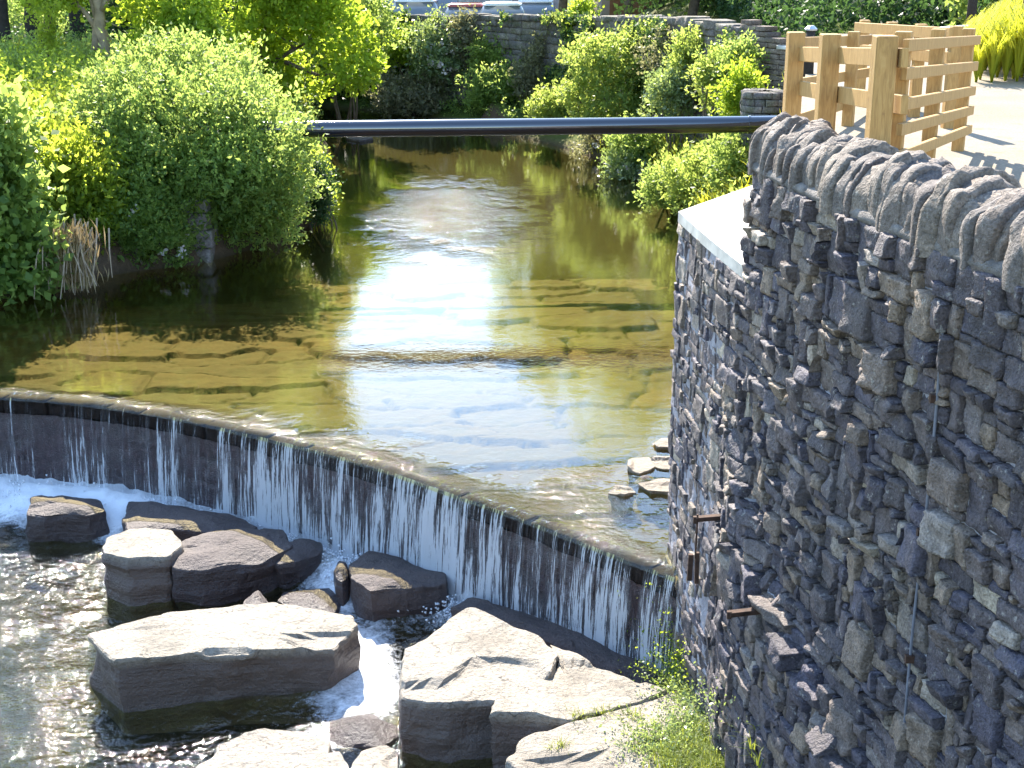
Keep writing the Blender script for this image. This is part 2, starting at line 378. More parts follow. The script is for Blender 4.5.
def fall_mat(name, seed, lo, hi):
    m, nt, o = newmat(name)
    uv = nt.nodes.new('ShaderNodeUVMap').outputs[0]
    def mp(sc, off=0):
        q = nt.nodes.new('ShaderNodeMapping'); q.inputs['Scale'].default_value = sc; q.inputs['Location'].default_value = (seed*3.7+off, seed*1.3, 0); L(nt, uv, q.inputs[0]); return q.outputs[0]
    big = noise(nt, mp((2.6, .2, 1)), 1, 3, .6)
    st = noise(nt, mp((20, .7, 1), 3), 1, 6, .75, .4)
    fn = noise(nt, mp((75, 3.2, 1), 5), 1, 5, .7)
    sx = nt.nodes.new('ShaderNodeSeparateXYZ'); L(nt, uv, sx.inputs[0])
    lf = nt.nodes.new('ShaderNodeMapRange'); lf.inputs[1].default_value = 2; lf.inputs[2].default_value = 9; lf.inputs[3].default_value = -.13; lf.inputs[4].default_value = .04; L(nt, sx.outputs[0], lf.inputs[0])
    v = math_(nt, 'ADD', math_(nt, 'MULTIPLY', sx.outputs[1], .10), lf.outputs[0])      # v = metres fallen
    k = math_(nt, 'ADD', math_(nt, 'MULTIPLY', big, .55), math_(nt, 'ADD', math_(nt, 'MULTIPLY', st, .75), math_(nt, 'MULTIPLY', fn, .5)))
    k = math_(nt, 'ADD', k, v)
    al = ramp(nt, k, [(lo+.03, 0.0), ((lo+hi)/2+.05, .12), (hi+.06, .62)])
    p = princ(nt, None, (.72,.75,.80), .35, .5, bump(nt, st, .6, .03))
    t = nt.nodes.new('ShaderNodeBsdfTransparent')
    mx = nt.nodes.new('ShaderNodeMixShader'); L(nt, al, mx.inputs[0]); L(nt, t.outputs[0], mx.inputs[1]); L(nt, p.outputs[0], mx.inputs[2])
    L(nt, mx.outputs[0], o.inputs[0]); return m
M['fall_a'] = fall_mat('falling_water_a', 1, .85, 1.30)
M['fall_b'] = fall_mat('falling_water_b', 5, .98, 1.32)
M['spray'] = simple('spray', (.8,.82,.86), .3, .5, var=.02, bmp=0)

# ------------------------------------------------------------------ plan of the place
# weir crest, from beyond the left edge of the picture to the wall
crest_px = [(-330,384), (-160,384), (0,390), (50,393), (100,398), (180,410), (250,426), (340,447), (400,465), (450,483), (505,501), (560,522), (620,545), (668,563), (700,575)]
CR = np.array([at(x, y, 0)[:2] for x, y in crest_px])
def resample(P, step):
    P = np.array(P, float); d = np.r_[0, np.cumsum(np.linalg.norm(np.diff(P, axis=0), axis=1))]
    n = max(2, int(round(d[-1]/step))+1); t = np.linspace(0, d[-1], n)
    Q = np.stack([np.interp(t, d, P[:, k]) for k in range(P.shape[1])], 1); return Q, t
def smooth_line(P, it=3):
    P = np.array(P, float)
    for _ in range(it):
        Q = P.copy(); Q[1:-1] = .25*P[:-2]+.5*P[1:-1]+.25*P[2:]; P = Q
    return P
CRs, crs_s = resample(CR, .06); CRs = smooth_line(CRs, 30)
CT = np.gradient(CRs, axis=0); CT /= np.linalg.norm(CT, axis=1)[:, None]
CN = np.stack([CT[:, 1], -CT[:, 0]], 1)          # downstream normal
if CN[len(CN)//2][1] > 0: CN = -CN
# wall plan (outer face)
WALL = [(1.345,11.12), (1.44,10.1), (1.56,9.1), (1.70,8.2), (1.87,7.3), (2.20,5.9), (2.72,4.2), (3.25,2.8)]
Wp, Ws = resample(WALL, .05); Wp = smooth_line(Wp, 25); Ws = np.r_[0, np.cumsum(np.linalg.norm(np.diff(Wp, axis=0), axis=1))]
WT = np.gradient(Wp, axis=0); WT /= np.linalg.norm(WT, axis=1)[:, None]
WN = np.stack([WT[:, 1], -WT[:, 0]], 1)
if WN[5][0] > 0: WN = -WN
def wmap(s, n, z):
    s = np.asarray(s, float); x = np.interp(s, Ws, Wp[:, 0]); y = np.interp(s, Ws, Wp[:, 1])
    x = x+WT[0, 0]*np.minimum(s, 0); y = y+WT[0, 1]*np.minimum(s, 0)
    nx = np.interp(s, Ws, WN[:, 0]); ny = np.interp(s, Ws, WN[:, 1])
    return np.stack([x+nx*n, y+ny*n, z+0*x], -1)
def s_of_Y(Y): return float(np.interp(-Y, -Wp[:, 1], Ws))
S_PAR = s_of_Y(9.13)
PATH_Z = 3.35
left_bank = [(-30,17), (-14,18), tuple(at(0,300)[:2]), tuple(at(60,285)[:2]), tuple(at(130,272)[:2]), tuple(at(200,264)[:2]), tuple(at(262,246)[:2]), tuple(at(312,226)[:2]), tuple(at(326,205)[:2]), tuple(at(330,170)[:2]), tuple(at(326,143)[:2]), tuple(at(312,122)[:2]), (-11,42.5), (-40,45)]
far_bank = [(-40,53), (-12,49), tuple(at(365,110)[:2]), tuple(at(420,115)[:2]), tuple(at(480,126)[:2]), tuple(at(560,147)[:2]), tuple(at(620,166)[:2]), tuple(at(655,184)[:2]), tuple(at(682,207)[:2]), (3.0,21), (2.9,17.5), (2.6,14.5), (2.1,12.3), (1.5,11.2), (1.75,10.2)]
riverU = left_bank+far_bank+[(1.6,10.5)]+[tuple(p) for p in CR[::-1]]+[(-30,14.5)]
riverL = [tuple(p) for p in CR]+[(2.0,9.5)]+[tuple(p+n*-.25) for p, n in zip(Wp[20::12], WN[20::12])]+[(4.2,-2), (-9.5,-2), (-11,8), (-30,11)]
path_poly = [tuple(p-n*.40) for p, n in zip(Wp[38::8], WN[38::8])]
path_poly = [(2.18,9.2)]+[p for p in path_poly if p[1] < 9.1]+[(4.5,-6), (45,-6), (45,26.6), (6.0,26.6), (5.0,24.5), (4.3,21), (3.5,17), (2.75,14), (2.22,12.6)]
FW = [(-42,57), (-14,52.5), (-5.8,46), (-.95,42), (1.3,39), (3.1,34.4), (4.0,30.6), (4.6,28.6)]
FWr = [(4.6,28.6), (5.35,27.4)]
behind = FW+[(5.35,27.3), (60,27.3), (60,260), (-60,260)]
def hterrain(X, Y):
    dU = sdist(X, Y, riverU); dL = sdist(X, Y, riverL); dB = sdist(X, Y, behind); dP = sdist(X, Y, path_poly)
    nz = fbm(np.stack([X*.8, Y*.8, 0*X], -1), 3, 5); nz2 = fbm(np.stack([X*3, Y*3, 0*X], -1), 2, 9)
    d = np.minimum(dU, dL)
    left = 0.75*smooth(d, -.05, .45)+1.35*smooth(d, .3, 4.5)+.6*smooth(d, 4, 14)
    right = 0.25*smooth(d, -.05, .3)+2.6*smooth(d, .2, 3.0)
    wl = smooth(X, -1, 1)*(Y < 60)
    far = .15*smooth(d, -.05, .3)+.8*smooth(d, .3, 3)
    wf = smooth(Y, 34, 39)
    h = left*(1-wl)+(right*(1-wf)+far*wf)*wl
    h = np.where(Y > 40, far*smooth(X, -9, -6)+left*(1-smooth(X, -9, -6)), h)
    h = h+nz*.10*smooth(d, .2, 1)
    h = np.where(dU < 0, -.42*smooth(-dU, 0, .35)-.2*smooth(-dU, .5, 2)+nz2*.02, h)
    h = np.where(dL < 0, -1.52*smooth(-dL, -.02, .1), h)
    dW = pdist(X, Y, CR); h = np.where((dW < .45) & ((dU < 0) | (dL < 0)), -1.52, h)
    lowg = dL > 0
    # ground behind the far retaining wall
    rb = 1.28+2.02*smooth(X, 2.5, 7)
    h = np.where(dB < -.15, rb, h)
    h = np.where((dB >= -.15) & (dB < .1) & (Y > 27.3), np.minimum(h, .6), h)
    # gravel mound at the wall's foot
    md = np.hypot((X-1.85)*1.6, (Y-7.9)*1.0)
    mound = -.34-.34*md+nz2*.05
    h = np.where((dL < 0) & (mound > -1.75), np.maximum(h, mound), h)
    # inside the path
    h = np.where(dP < 0, -1+4.2*smooth(-dP, .2, 1.0), h)
    h = np.where((dP >= 0) & (dP < .25) & (Y < 13), np.minimum(h, -1.0), h)
    hillr = smooth(X, 8, 30)*smooth(Y, 26, 60)*9+smooth(Y, 75, 200)*6
    return h+np.where(dB < -.1, hillr, 0)
def axis(lo, hi, step, far, k=1.35):
    a = list(np.arange(lo, hi, step)); s = step
    x = a[-1]
    while x < far[1]: s *= k; x += s; a.append(x)
    s = step; x = lo; b = []
    while x > far[0]: s *= k; x -= s; b.append(x)
    return np.array(b[::-1]+a)
xs = axis(-14, 9, .16, (-400, 400)); ys = axis(4, 50, .18, (-60, 600))
X, Y = np.meshgrid(xs, ys, indexing='ij')
Z = hterrain(X, Y)
ground = meshobj('ground', np.stack([X, Y, Z], -1), grid_faces(len(xs), len(ys)), M['ground'], smooth_=True); tag(ground, kind='structure')
from bisect import bisect
def hz(x, y):
    """terrain height by bilinear lookup"""
    x = np.asarray(x, float); y = np.asarray(y, float)
    i = np.clip(np.searchsorted(xs, x)-1, 0, len(xs)-2); j = np.clip(np.searchsorted(ys, y)-1, 0, len(ys)-2)
    fx = (x-xs[i])/(xs[i+1]-xs[i]); fy = (y-ys[j])/(ys[j+1]-ys[j])
    return Z[i, j]*(1-fx)*(1-fy)+Z[i+1, j]*fx*(1-fy)+Z[i, j+1]*(1-fx)*fy+Z[i+1, j+1]*fx*fy
# path slab
def prism(poly, z0, z1):
    n = len(poly); V = [(x, y, z0) for x, y in poly]+[(x, y, z1) for x, y in poly]
    Fc = [tuple(range(n-1, -1, -1)), tuple(range(n, 2*n))]+[(i, (i+1) % n, n+(i+1) % n, n+i) for i in range(n)]
    return V, Fc
b = MB(); b.add(*prism(path_poly, 3.2, PATH_Z)); tag(b.build('path', M['path']), kind='structure')
pc = np.array([12.0, 12.0]); emb = [tuple(np.array(p)+(pc-np.array(p))/np.linalg.norm(pc-np.array(p))*.06) for p in path_poly]
b = MB(); b.add(*prism(emb, -.6, 3.22)); tag(b.build('embankment', M['far_stone']), kind='structure')
b = MB(); b.add(*prism([(-60,58), (-60,66), (8,60.5), (22,48), (22,41), (8,52.5)], 1.2, 1.47)); tag(b.build('road', M['road']), kind='structure')
# riverbed slabs in the shallow water above the weir
bx = np.arange(-10.5, 2.6, .04); by = np.arange(10.4, 23, .04); BX, BY = np.meshgrid(bx, by, indexing='ij')
rs = RS(4)
cells = np.stack([rs.uniform(-11, 3, 210), rs.uniform(10, 24, 210)], 1)[:200]; lev = rs.uniform(0, 1, 210)
wx = BX+.18*fbm(np.stack([BX*1.3, BY*1.3, 0*BX], -1), 3, 21); wy = BY+.18*fbm(np.stack([BX*1.3, BY*1.3, 0*BX], -1), 3, 22)
d1 = np.full(BX.shape, 1e9); d2 = d1.copy(); ci = np.zeros(BX.shape, int)
for k, (cx, cy) in enumerate(cells):
    d = np.abs(wx-cx)*.5+np.abs(wy-cy)*1.5
    m_ = d < d1; d2 = np.where(m_, d1, np.minimum(d2, d)); ci = np.where(m_, k, ci); d1 = np.where(m_, d, d1)
edge = smooth(d2-d1, .0, .07)
bz = -.22-.08*lev[ci]-.05*(1-edge)+.02*fbm(np.stack([BX*6, BY*6, 0*BX], -1), 3, 3)-.25*smooth(BY, 19, 22)
bz = bz+.05*smooth(BX, -1.0, 1.5)
dcr = pdist(BX, BY, CR); dUb = sdist(BX, BY, riverU)
bz = np.where(dUb > -.02, -2.2, bz)
bz = np.where((dUb > -.10), -2.2, bz)
cellc = np.clip(lev[(ci*7) % 210], 0, 1)
gfb = grid_faces(len(bx), len(by)); rb_ = meshobj('riverbed', np.stack([BX, BY, bz], -1), gfb[(dUb.ravel() < -.08)[gfb].all(1)], M['bed'], attr={'cell': cellc.ravel(), 'crack': .85*smooth(dcr, 1.8, .5).ravel()+(1-smooth(d2-d1, .0, .06)).ravel()*(vnoise(np.stack([BX*.8, BY*.8, 0*BX], -1), 61) > -.15).ravel()*.5}); tag(rb_, kind='structure')

# ------------------------------------------------------------------ water
up = MB()
# upper sheet: strips between crest line and the upstream end
Q = CRs; n = len(Q)
lip = [(-.02, 0.0), (.05, -.004), (.10, -.03), (.13, -.075)]
V = []; 
xsW = np.linspace(0, 1, 150)**1.8
for i in range(n):
    p = Q[i]
    col = []
    for dn, z in lip[::-1]: col.append((p[0]+CN[i, 0]*dn, p[1]+CN[i, 1]*dn, z))
    for t in xsW[1:]: col.append((p[0]-CN[i, 0]*.02*(1-t)+(-16*0), p[1]*(1-t)+60*t-CN[i, 1]*.02*(1-t), 0))
    V.append(col)
V = np.array(V); 
# spread sideways upstream so the sheet covers the whole river
for i in range(n):
    f = (i/(n-1)-.5)
    for j in range(4, V.shape[1]):
        t = xsW[j-3]; V[i, j, 0] = V[i, j, 0]*(1-t)+(-7+f*75)*t
V[:, :, 2] = np.where(np.arange(V.shape[1])[None, :] >= 3, 0.0, V[:, :, 2])
VX, VY = V[:, :, 0], V[:, :, 1]
chop = .5*np.exp(-(((VX+1.25)/1.15)**2+((VY-26.8)/2.7)**2))
dck = pdist(VX.ravel(), VY.ravel(), CR).reshape(VX.shape)
chop = chop+smooth(VX, -4.5, -.5)*.34*smooth(dck, .9, .05)*.55+.22*smooth(dck, .25, .0)+.22*np.exp(-(((VX-.9)/.7)**2+((VY-12.2)/.7)**2))
ok = meshobj('river_water', V.reshape(-1, 3), grid_faces(V.shape[0], V.shape[1]), M['water'], smooth_=True, attr={'chop': chop.ravel()}); tag(ok, kind='structure')
# lower pool
lx = np.arange(-13, 3.4, .04); ly = np.arange(3.0, 20, .04); LX, LY = np.meshgrid(lx, ly, indexing='ij')
dc = pdist(LX, LY, CR)
f = lambda s, o=3, sd=0: fbm(np.stack([LX*s, LY*s, 0*LX], -1), o, sd)
base = -1.29+.20*smooth(dc, 1.0, .3)
turb = smooth(dc, 2.2, .2)
# flow between the boulders
flow = np.zeros(LX.shape)
def blob(px, py, z, rx, ry, a=1):
    c = at(px, py, z); return a*np.exp(-(((LX-c[0])/rx)**2+((LY-c[1])/ry)**2))
flow = blob(335,590,-1.1,.5,.6)+blob(360,640,-1.15,.35,.5)+1.6*blob(360,690,-1.2,.5,.6)+1.3*blob(300,745,-1.2,.6,.4)+.9*blob(250,700,-1.2,.5,.2)+blob(30,500,-1.1,1.2,.6)+blob(170,560,-1.1,.5,.3,.6)+blob(110,520,-1.1,.3,.6)
lzz = base+.03*f(1.8, 3, 31)*(1+turb)+.026*f(5, 3, 32)*(.55+1.6*turb)+.010*f(14, 2, 33)*(.6+turb)+.07*np.clip(flow, 0, 1)
foam = .44*smooth(dc, 1.1, .2)+.20*smooth(dc, 2.9, .9)+.40*np.clip(flow, 0, 1.4)+.1*f(1.3, 2, 37)
inL = sdist(LX, LY, riverL)
keep = inL < .35
gf = grid_faces(len(lx), len(ly)); kf = keep.ravel()[gf].all(1)
lw = meshobj('pool_water', np.stack([LX, LY, lzz], -1), gf[kf], M['water_low'], smooth_=True, attr={'foam': foam.ravel()}); tag(lw, kind='structure')

# ------------------------------------------------------------------ weir
weir = empty('weir', 'long curved stone weir with a dark wet face and water spilling over it', 'weir', (float(CR[5][0]), float(CR[5][1]), -1.6))
rs = RS(11)
def weir_map(s, n_, z):
    x = np.interp(s, crs_w, CRs[:, 0]); y = np.interp(s, crs_w, CRs[:, 1]); nx = np.interp(s, crs_w, CN[:, 0]); ny = np.interp(s, crs_w, CN[:, 1])
    return np.stack([x+nx*n_, y+ny*n_, z+0*x], -1)
crs_w = np.r_[0, np.cumsum(np.linalg.norm(np.diff(CRs, axis=0), axis=1))]
def stone_block(mapf, s0, s1, z0, z1, p, rs, rough=.012, back=-.03, nu=5, nv=4, seed=0, jit=.12):
    us = np.r_[-1, -1, np.linspace(-.86, .86, nu), 1, 1]; vs = np.r_[-1, -1, np.linspace(-.84, .84, nv), 1, 1]
    U, Vv = np.meshgrid(us, vs, indexing='ij'); I, J = np.meshgrid(np.arange(len(us)), np.arange(len(vs)), indexing='ij')
    bk = (I == 0) | (I == len(us)-1) | (J == 0) | (J == len(vs)-1)
    rim = ((I == 1) | (I == len(us)-2) | (J == 1) | (J == len(vs)-2)) & ~bk
    w = (s1-s0)/2; h = (z1-z0)/2
    j = rs.uniform(-jit, jit, (4, 2))*np.array([1.0, .7])
    bl = lambda c: ((1-U)*(1-Vv)*c[0]+(1+U)*(1-Vv)*c[1]+(1-U)*(1+Vv)*c[2]+(1+U)*(1+Vv)*c[3])/4
    m = min(w, h)
    S = (s0+s1)/2+U*w*.99+bl(j[:, 0])*m; Zz = (z0+z1)/2+Vv*h*.99+bl(j[:, 1])*m
    # knock the corners off
    cr = (np.abs(U)*np.abs(Vv))**8*.04*rs.rand(); S = S-np.sign(U)*cr*m; Zz = Zz-np.sign(Vv)*cr*m
    tx, ty = rs.uniform(-.28, .28, 2)
    q = np.stack([S*13, Zz*13, 0*S+seed*1.7], -1); nn = fbm(q, 3, 3)-.8*np.maximum(0, vnoise(q*.7+5, 4)-.2)
    dep = p*(1+tx*U+ty*Vv)+nn*rough*2.2
    dep = np.where(rim, dep-rough*(.0+1.1*rs.rand(*dep.shape)), dep); dep = np.where(bk, back, dep)
    ed = np.where(rim | bk, 1, 0)
    S = S+ed*rs.normal(0, .004, S.shape); Zz = Zz+ed*rs.normal(0, .004, S.shape)
    return mapf(S.ravel(), dep.ravel(), Zz.ravel()), grid_faces(len(us), len(vs))
def stack(lst):
    V = []; Fc = []; n = 0
    for v, f_ in lst: V.append(v); Fc.append(f_+n); n += len(v)
    return np.concatenate(V), np.concatenate(Fc)
# crest stones
lst = []; s = 0; i = 0; tot = crs_w[-1]
def crest_map(s, n_, z):  # n_ outward from face
    return weir_map(s, n_, z)
while s < tot-.1:
    w = rs.uniform(.45, .95); s1 = min(s+w, tot)
    v, f_ = stone_block(crest_map, s+.004, s1-.004, -.26, -.07-rs.rand()*.02, .055+rs.uniform(-.02, .02), rs, .012, -.10, 9, 4, i, .05)
    lst.append((v, f_)); s = s1; i += 1
Vc, Fcs = stack(lst); meshobj('crest', Vc, Fcs, M['crest_stone'], weir)
sf = np.arange(0, tot, .03); zf = np.arange(-1.95, -.24, .03); SF, ZF = np.meshgrid(sf, zf, indexing='ij')
nf = .03+.05*fbm(np.stack([SF*1.6, ZF*2.0, 0*SF], -1), 3, 71)+.03*fbm(np.stack([SF*7, ZF*1.4, 0*SF], -1), 3, 72)+.014*fbm(np.stack([SF*22, ZF*14, 0*SF], -1), 2, 73)
cou = np.abs(((ZF+.05*np.sin(SF*.7))*3.6) % 1-.5)*2; nf = nf-.018*smooth(cou, .88, 1.0)
meshobj('face', weir_map(SF.ravel(), nf.ravel(), ZF.ravel()), grid_faces(len(sf), len(zf)), M['weir_stone'], weir)
for o in weir.children: o.location = tuple(-c for c in weir.location)
# falling water: two veils
def veil(name, mat, n0, n1, seed):
    ss = np.arange(0, tot, .035); zs = np.linspace(0, 1, 22)
    S, T = np.meshgrid(ss, zs, indexing='ij')
    drop = 1.12
    wv = fbm(np.stack([S*5, T*1.2, 0*S+seed], -1), 3, seed)
    dn = n0+(n1-n0)*np.sqrt(T)+wv*.035*(.2+T)
    zz = -.05-drop*T
    P = weir_map(S.ravel(), dn.ravel(), zz.ravel())
    o = meshobj(name, P, grid_faces(len(ss), len(zs)), mat, smooth_=True, uv=np.stack([S.ravel(), T.ravel()*drop], 1)); return o
v1 = veil('falling_water', M['fall_a'], .10, .20, 1); tag(v1, 'thin streaky veil of water falling down the weir face', 'waterfall', kind='stuff')
v2 = veil('falling_spray', M['fall_b'], .13, .30, 8); tag(v2, 'loose white threads of water in front of the weir face', 'waterfall', kind='stuff')
# spray droplets and froth lumps at the foot of the fall
rs = RS(5); n = 9000
S = rs.uniform(0, tot, n); dn = .22+np.abs(rs.normal(0, .16, n)); zz = -1.13+np.abs(rs.normal(0, .07, n))*np.exp(-dn)
cl = fbm(np.stack([S*2.2, dn*2, 0*S], -1), 2, 3); k_ = cl > -.25; S, dn, zz = S[k_], dn[k_], zz[k_]; n = len(S)
P = weir_map(S, dn, zz); r = rs.uniform(.004, .013, n)
tet = np.array([[1,1,1],[1,-1,-1],[-1,1,-1],[-1,-1,1]], float)
V = P[:, None, :]+tet[None]*r[:, None, None]
Fc = (np.arange(n)*4)[:, None, None]+np.array([[0,1,2],[0,3,1],[0,2,3],[1,3,2]])[None]
tag(meshobj('spray_droplets', V.reshape(-1, 3), Fc.reshape(-1, 3), M['spray']), 'white spray thrown up along the foot of the weir', 'spray', kind='stuff')

# ------------------------------------------------------------------ the near wall
wall = empty('stone_wall', 'tall rough stone river wall with upright coping stones, running past the weir', 'wall', (1.6, 9.0, -1.0))
STOT = Ws[-1]
zl_pts = np.array([(11.2, .55), (9.3, 1.9), (8.8, 1.5), (8.4, 1.13), (7.6, .84), (6.9, .54), (5, .2), (2, -.2)])
def woff(s, z):
    Yc = np.interp(s, Ws, Wp[:, 1]); zl = np.interp(-Yc, -zl_pts[:, 0], zl_pts[:, 1])
    k = smooth(Yc, 9.6, 8.9)
    zl = zl+.05*vnoise(np.stack([s*3, 0*s, 0*s], -1), 3)
    return k*(.07*smooth(z, zl+.05, zl-.07))+.02*fbm(np.stack([s*.9, z*.9, 0*s], -1), 2, 8)
def wm(s, n_, z): return wmap(s, n_+woff(s, z), z)
rs = RS(21)
z_lo = -1.75
rows = [z_lo]
while rows[-1] < 3.50: rows.append(rows[-1]+(rs.uniform(.038, .065) if rs.rand() < .45 else rs.uniform(.065, .12)))
rows[-1] = 3.585; nr = len(rows)-1
cs = .02; ns = int(STOT/cs); occ = np.zeros((ns, nr), bool)
def wav(s, z): return z+(.012*np.sin(s*1.1+z*1.3)+.007*np.sin(s*3.1+z*4))*smooth(3.55-z, 0, .4)
def wmc(s, n_, z): return wm(s, n_, wav(s, z))
par0 = int(S_PAR/cs)
lst = []
for jz in range(nr):
    a = 0 if rows[jz+1] < 2.86 else par0
    rowh = rows[jz+1]-rows[jz]
    while a < ns:
        if occ[a, jz]: a += 1; continue
        w = int(rs.uniform(.7, 3.0)*max(rowh, .07)/cs*(1.25 if rowh < .08 else 1)); w = max(3, min(w, 18))
        w_ = 0
        while w_ < w and a+w_ < ns and not occ[a+w_, jz]: w_ += 1
        if a+w_ < ns and (ns-a-w_ < 3): w_ = ns-a
        span = 1
        if rs.rand() < .26 and jz+1 < nr and w_ >= 3 and not occ[a:a+w_, jz+1].any(): span = 2
        if span == 2 and rs.rand() < .4 and jz+2 < nr and not occ[a:a+w_, jz+2].any(): span = 3
        while span > 1 and rows[jz+span] >= 2.86 and a < par0: span -= 1
        occ[a:a+w_, jz:jz+span] = True
        s0, s1 = a*cs, (a+w_)*cs; z0, z1 = rows[jz], rows[jz+span]
        sm = (s0+s1)/2; ym = np.interp(sm, Ws, Wp[:, 1]); zm = (z0+z1)/2
        k = float(smooth(ym, 10.2, 8.4)); kz = float(smooth(zm, -.3, 1.0))
        kk = max(k*kz, .4 if ym < 9 else .12)
        p = (.008+.07*rs.rand()**1.3)*(.35+.65*kk)+(.02*kk if rs.rand() < .15 else 0)
        g = .003+.005*rs.rand()
        lst.append(stone_block(wmc, s0+g, s1-g, z0+g, z1-g, p, rs, .005+.0065*kk, -.04, max(3, min(11, w_//2+2)), max(3, min(10, int((z1-z0)/.018))), len(lst), .09))
        a += w_
Vc, Fcs = stack(lst); setpar(meshobj('stone_face', Vc, Fcs, M['wall_stone']), wall)
print('stones', len(lst))
lst = []
for Yj, zj, wj, hj, pj in ((8.60, 1.36, .34, .07, .03), (8.0, .98, .42, .07, .06), (7.75, .88, .26, .13, .10), (7.45, .76, .36, .07, .05), (7.12, .66, .22, .10, .08), (6.88, .56, .34, .09, .06)):
    sj = s_of_Y(Yj); lst.append(stone_block(wm, sj-wj/2, sj+wj/2, zj-hj, zj, pj+.04, rs, .012, -.03, 10, 6, int(Yj*99), .07))
Vc, Fcs = stack(lst); setpar(meshobj('jutting_stones', Vc, Fcs, M['wall_stone']), wall)
# mortar surface
ss = np.arange(0, STOT, .03); zs_ = np.arange(z_lo, 3.60, .03)
S, Zq = np.meshgrid(ss, zs_, indexing='ij')
mn = .012*fbm(np.stack([S*16, Zq*16, 0*S], -1), 3, 2)-.012*smooth(9.6-np.interp(S, Ws, Wp[:, 1]), 0, .8)+.004*smooth(np.interp(S, Ws, Wp[:, 1]), 9.3, 9.8)
P = wm(S.ravel(), mn.ravel(), Zq.ravel()); gf = grid_faces(len(ss), len(zs_))
okv = ((S.ravel() >= S_PAR-.02) | (Zq.ravel() < 2.90))
setpar(meshobj('mortar', P, gf[okv[gf].all(1)], M['mortar'], smooth_=True), wall)
# solid core of the wall and parapet
inner = [tuple(wmap(s, -.43, 0)[:2]) for s in np.arange(S_PAR, STOT, .25)]
outer = [tuple(wmap(s, -.05, 0)[:2]) for s in np.arange(S_PAR, STOT, .25)]
b = MB(); b.add(*prism(outer+inner[::-1], 2.2, 3.62)); setpar(b.build('parapet_core', M['mortar']), wall)
outer = [tuple(wmap(s, -.05, 0)[:2]) for s in np.arange(0, STOT, .25)]
b = MB(); b.add(*prism(outer+[(4.3, 2.8), (3.2, 9), (2.9, 13.5), (2.3, 13.2), (2.02, 12.25)], -1.9, 2.83)); setpar(b.build('wall_core', M['mortar']), wall)
# concrete ledge top
lp = [tuple(wmap(0.0, .012, 0)[:2])]+[tuple(wmap(s, .012, 0)[:2]) for s in np.linspace(.3, S_PAR+.0, 7)]+[(2.24, 9.16), (2.24, 12.55), (2.07, 12.28)]
b = MB(); b.add(*prism(lp, 2.84, 2.925)); setpar(b.build('ledge_top', M['concrete']), wall)
# the little stone upstand between the ledge and the path
lst = []
def upm(s, n_, z): return np.stack([2.20-n_, 9.2+s, z+0*s], -1)
rs = RS(8); s = 0
while s < 3.3:
    w = rs.uniform(.08, .2); lst.append(stone_block(upm, s+.006, s+w-.006, 2.93, 3.36+rs.uniform(-.03, .02), rs.uniform(.01, .03), rs, .008, -.15, 4, 5, int(s*50))); s += w
Vc, Fcs = stack(lst); setpar(meshobj('upstand', Vc, Fcs, M['wall_stone']), wall)
# coping: upright stones set on edge
rs = RS(33); V = []; Fc = []; nv_ = 0; s = S_PAR-.03; k = 0
while s < STOT-.25:
    yy = float(np.interp(s, Ws, Wp[:, 1])); near = smooth(np.array(yy), 9, 5.5)
    t = rs.uniform(.05, .125)*(1+.35*near); H = .29+.04*near+.03*float(smooth(np.array(yy), 8.6, 9.1))+rs.uniform(-.045, .04); hw = .235+rs.uniform(-.02, .03)
    lean = rs.uniform(.05, .13); n_ang = 30; st = [0, .004, .06, .25, .5, .75, .94, .996, 1]
    rings = []
    skew = rs.uniform(-.05, .05)
    for a, tt in enumerate(st):
        ph = np.linspace(-.06, pi+.06, n_ang)
        sc = [0.30, .955, .99, 1.0, 1.0, 1.0, .985, .95, .30][a]
        rr = 1+.15*fbm(np.stack([np.cos(ph)*1.6+k*3.1, np.sin(ph)*1.6, 0*ph+tt*1.2], -1), 3, 6)
        lump = 1+.09*vnoise(np.stack([ph*2.3+k*7, 0*ph, 0*ph], -1), 5)+.045*vnoise(np.stack([ph*7+k*7, 0*ph+tt*2, 0*ph], -1), 15)+.035*vnoise(np.stack([ph*16+k*7, 0*ph+tt*5, 0*ph], -1), 25)
        nn = -.215+hw*np.cos(ph)*sc*rr; zz = 3.60+H*np.abs(np.sin(ph))**.62*np.sign(np.sin(ph))*sc*rr*lump
        sk = (s+tt*t)+lean*(zz-3.6)*.6+skew*np.cos(ph)+.012*fbm(np.stack([ph*2, 0*ph+tt*3, 0*ph+k], -1), 2, 9)
        rings.append(wmap(sk, nn, zz))
    R = np.array(rings); V.append(R.reshape(-1, 3)); Fc.append(grid_faces(len(st), n_ang, nv_)); nv_ += R.shape[0]*R.shape[1]
    s += t*.985; k += 1
cop = meshobj('coping', np.concatenate(V), np.concatenate(Fc), M['coping_stone']); setpar(cop, wall)
# mortar bed under the coping
ph = np.linspace(0, pi, 9); ssn = np.arange(S_PAR-.01, STOT-.2, .08); V = []
for s in ssn: V.append(wmap(s+0*ph, -.215+.17*np.cos(ph), 3.58+.14*np.sin(ph)))
V = np.array(V); setpar(meshobj('coping_bed', V.reshape(-1, 3), grid_faces(len(ssn), 9), M['mortar_old'], smooth_=True), wall)
# a strip of squeezed-out mortar below the coping
V = []; ssn = np.arange(S_PAR, STOT-.2, .03)
for s in ssn:
    q = .022+.012*vnoise(np.array([[s*7., 0, 0]]), 2)[0]
    V.append(wmap(np.full(5, s), np.array([-.02, q*.8, q+.008, q*.6, -.02]), np.array([3.645, 3.63, 3.60, 3.575, 3.56])))
setpar(meshobj('bedding_joint', np.array(V).reshape(-1, 3), grid_faces(len(ssn), 5), M['mortar_old'], smooth_=True), wall)
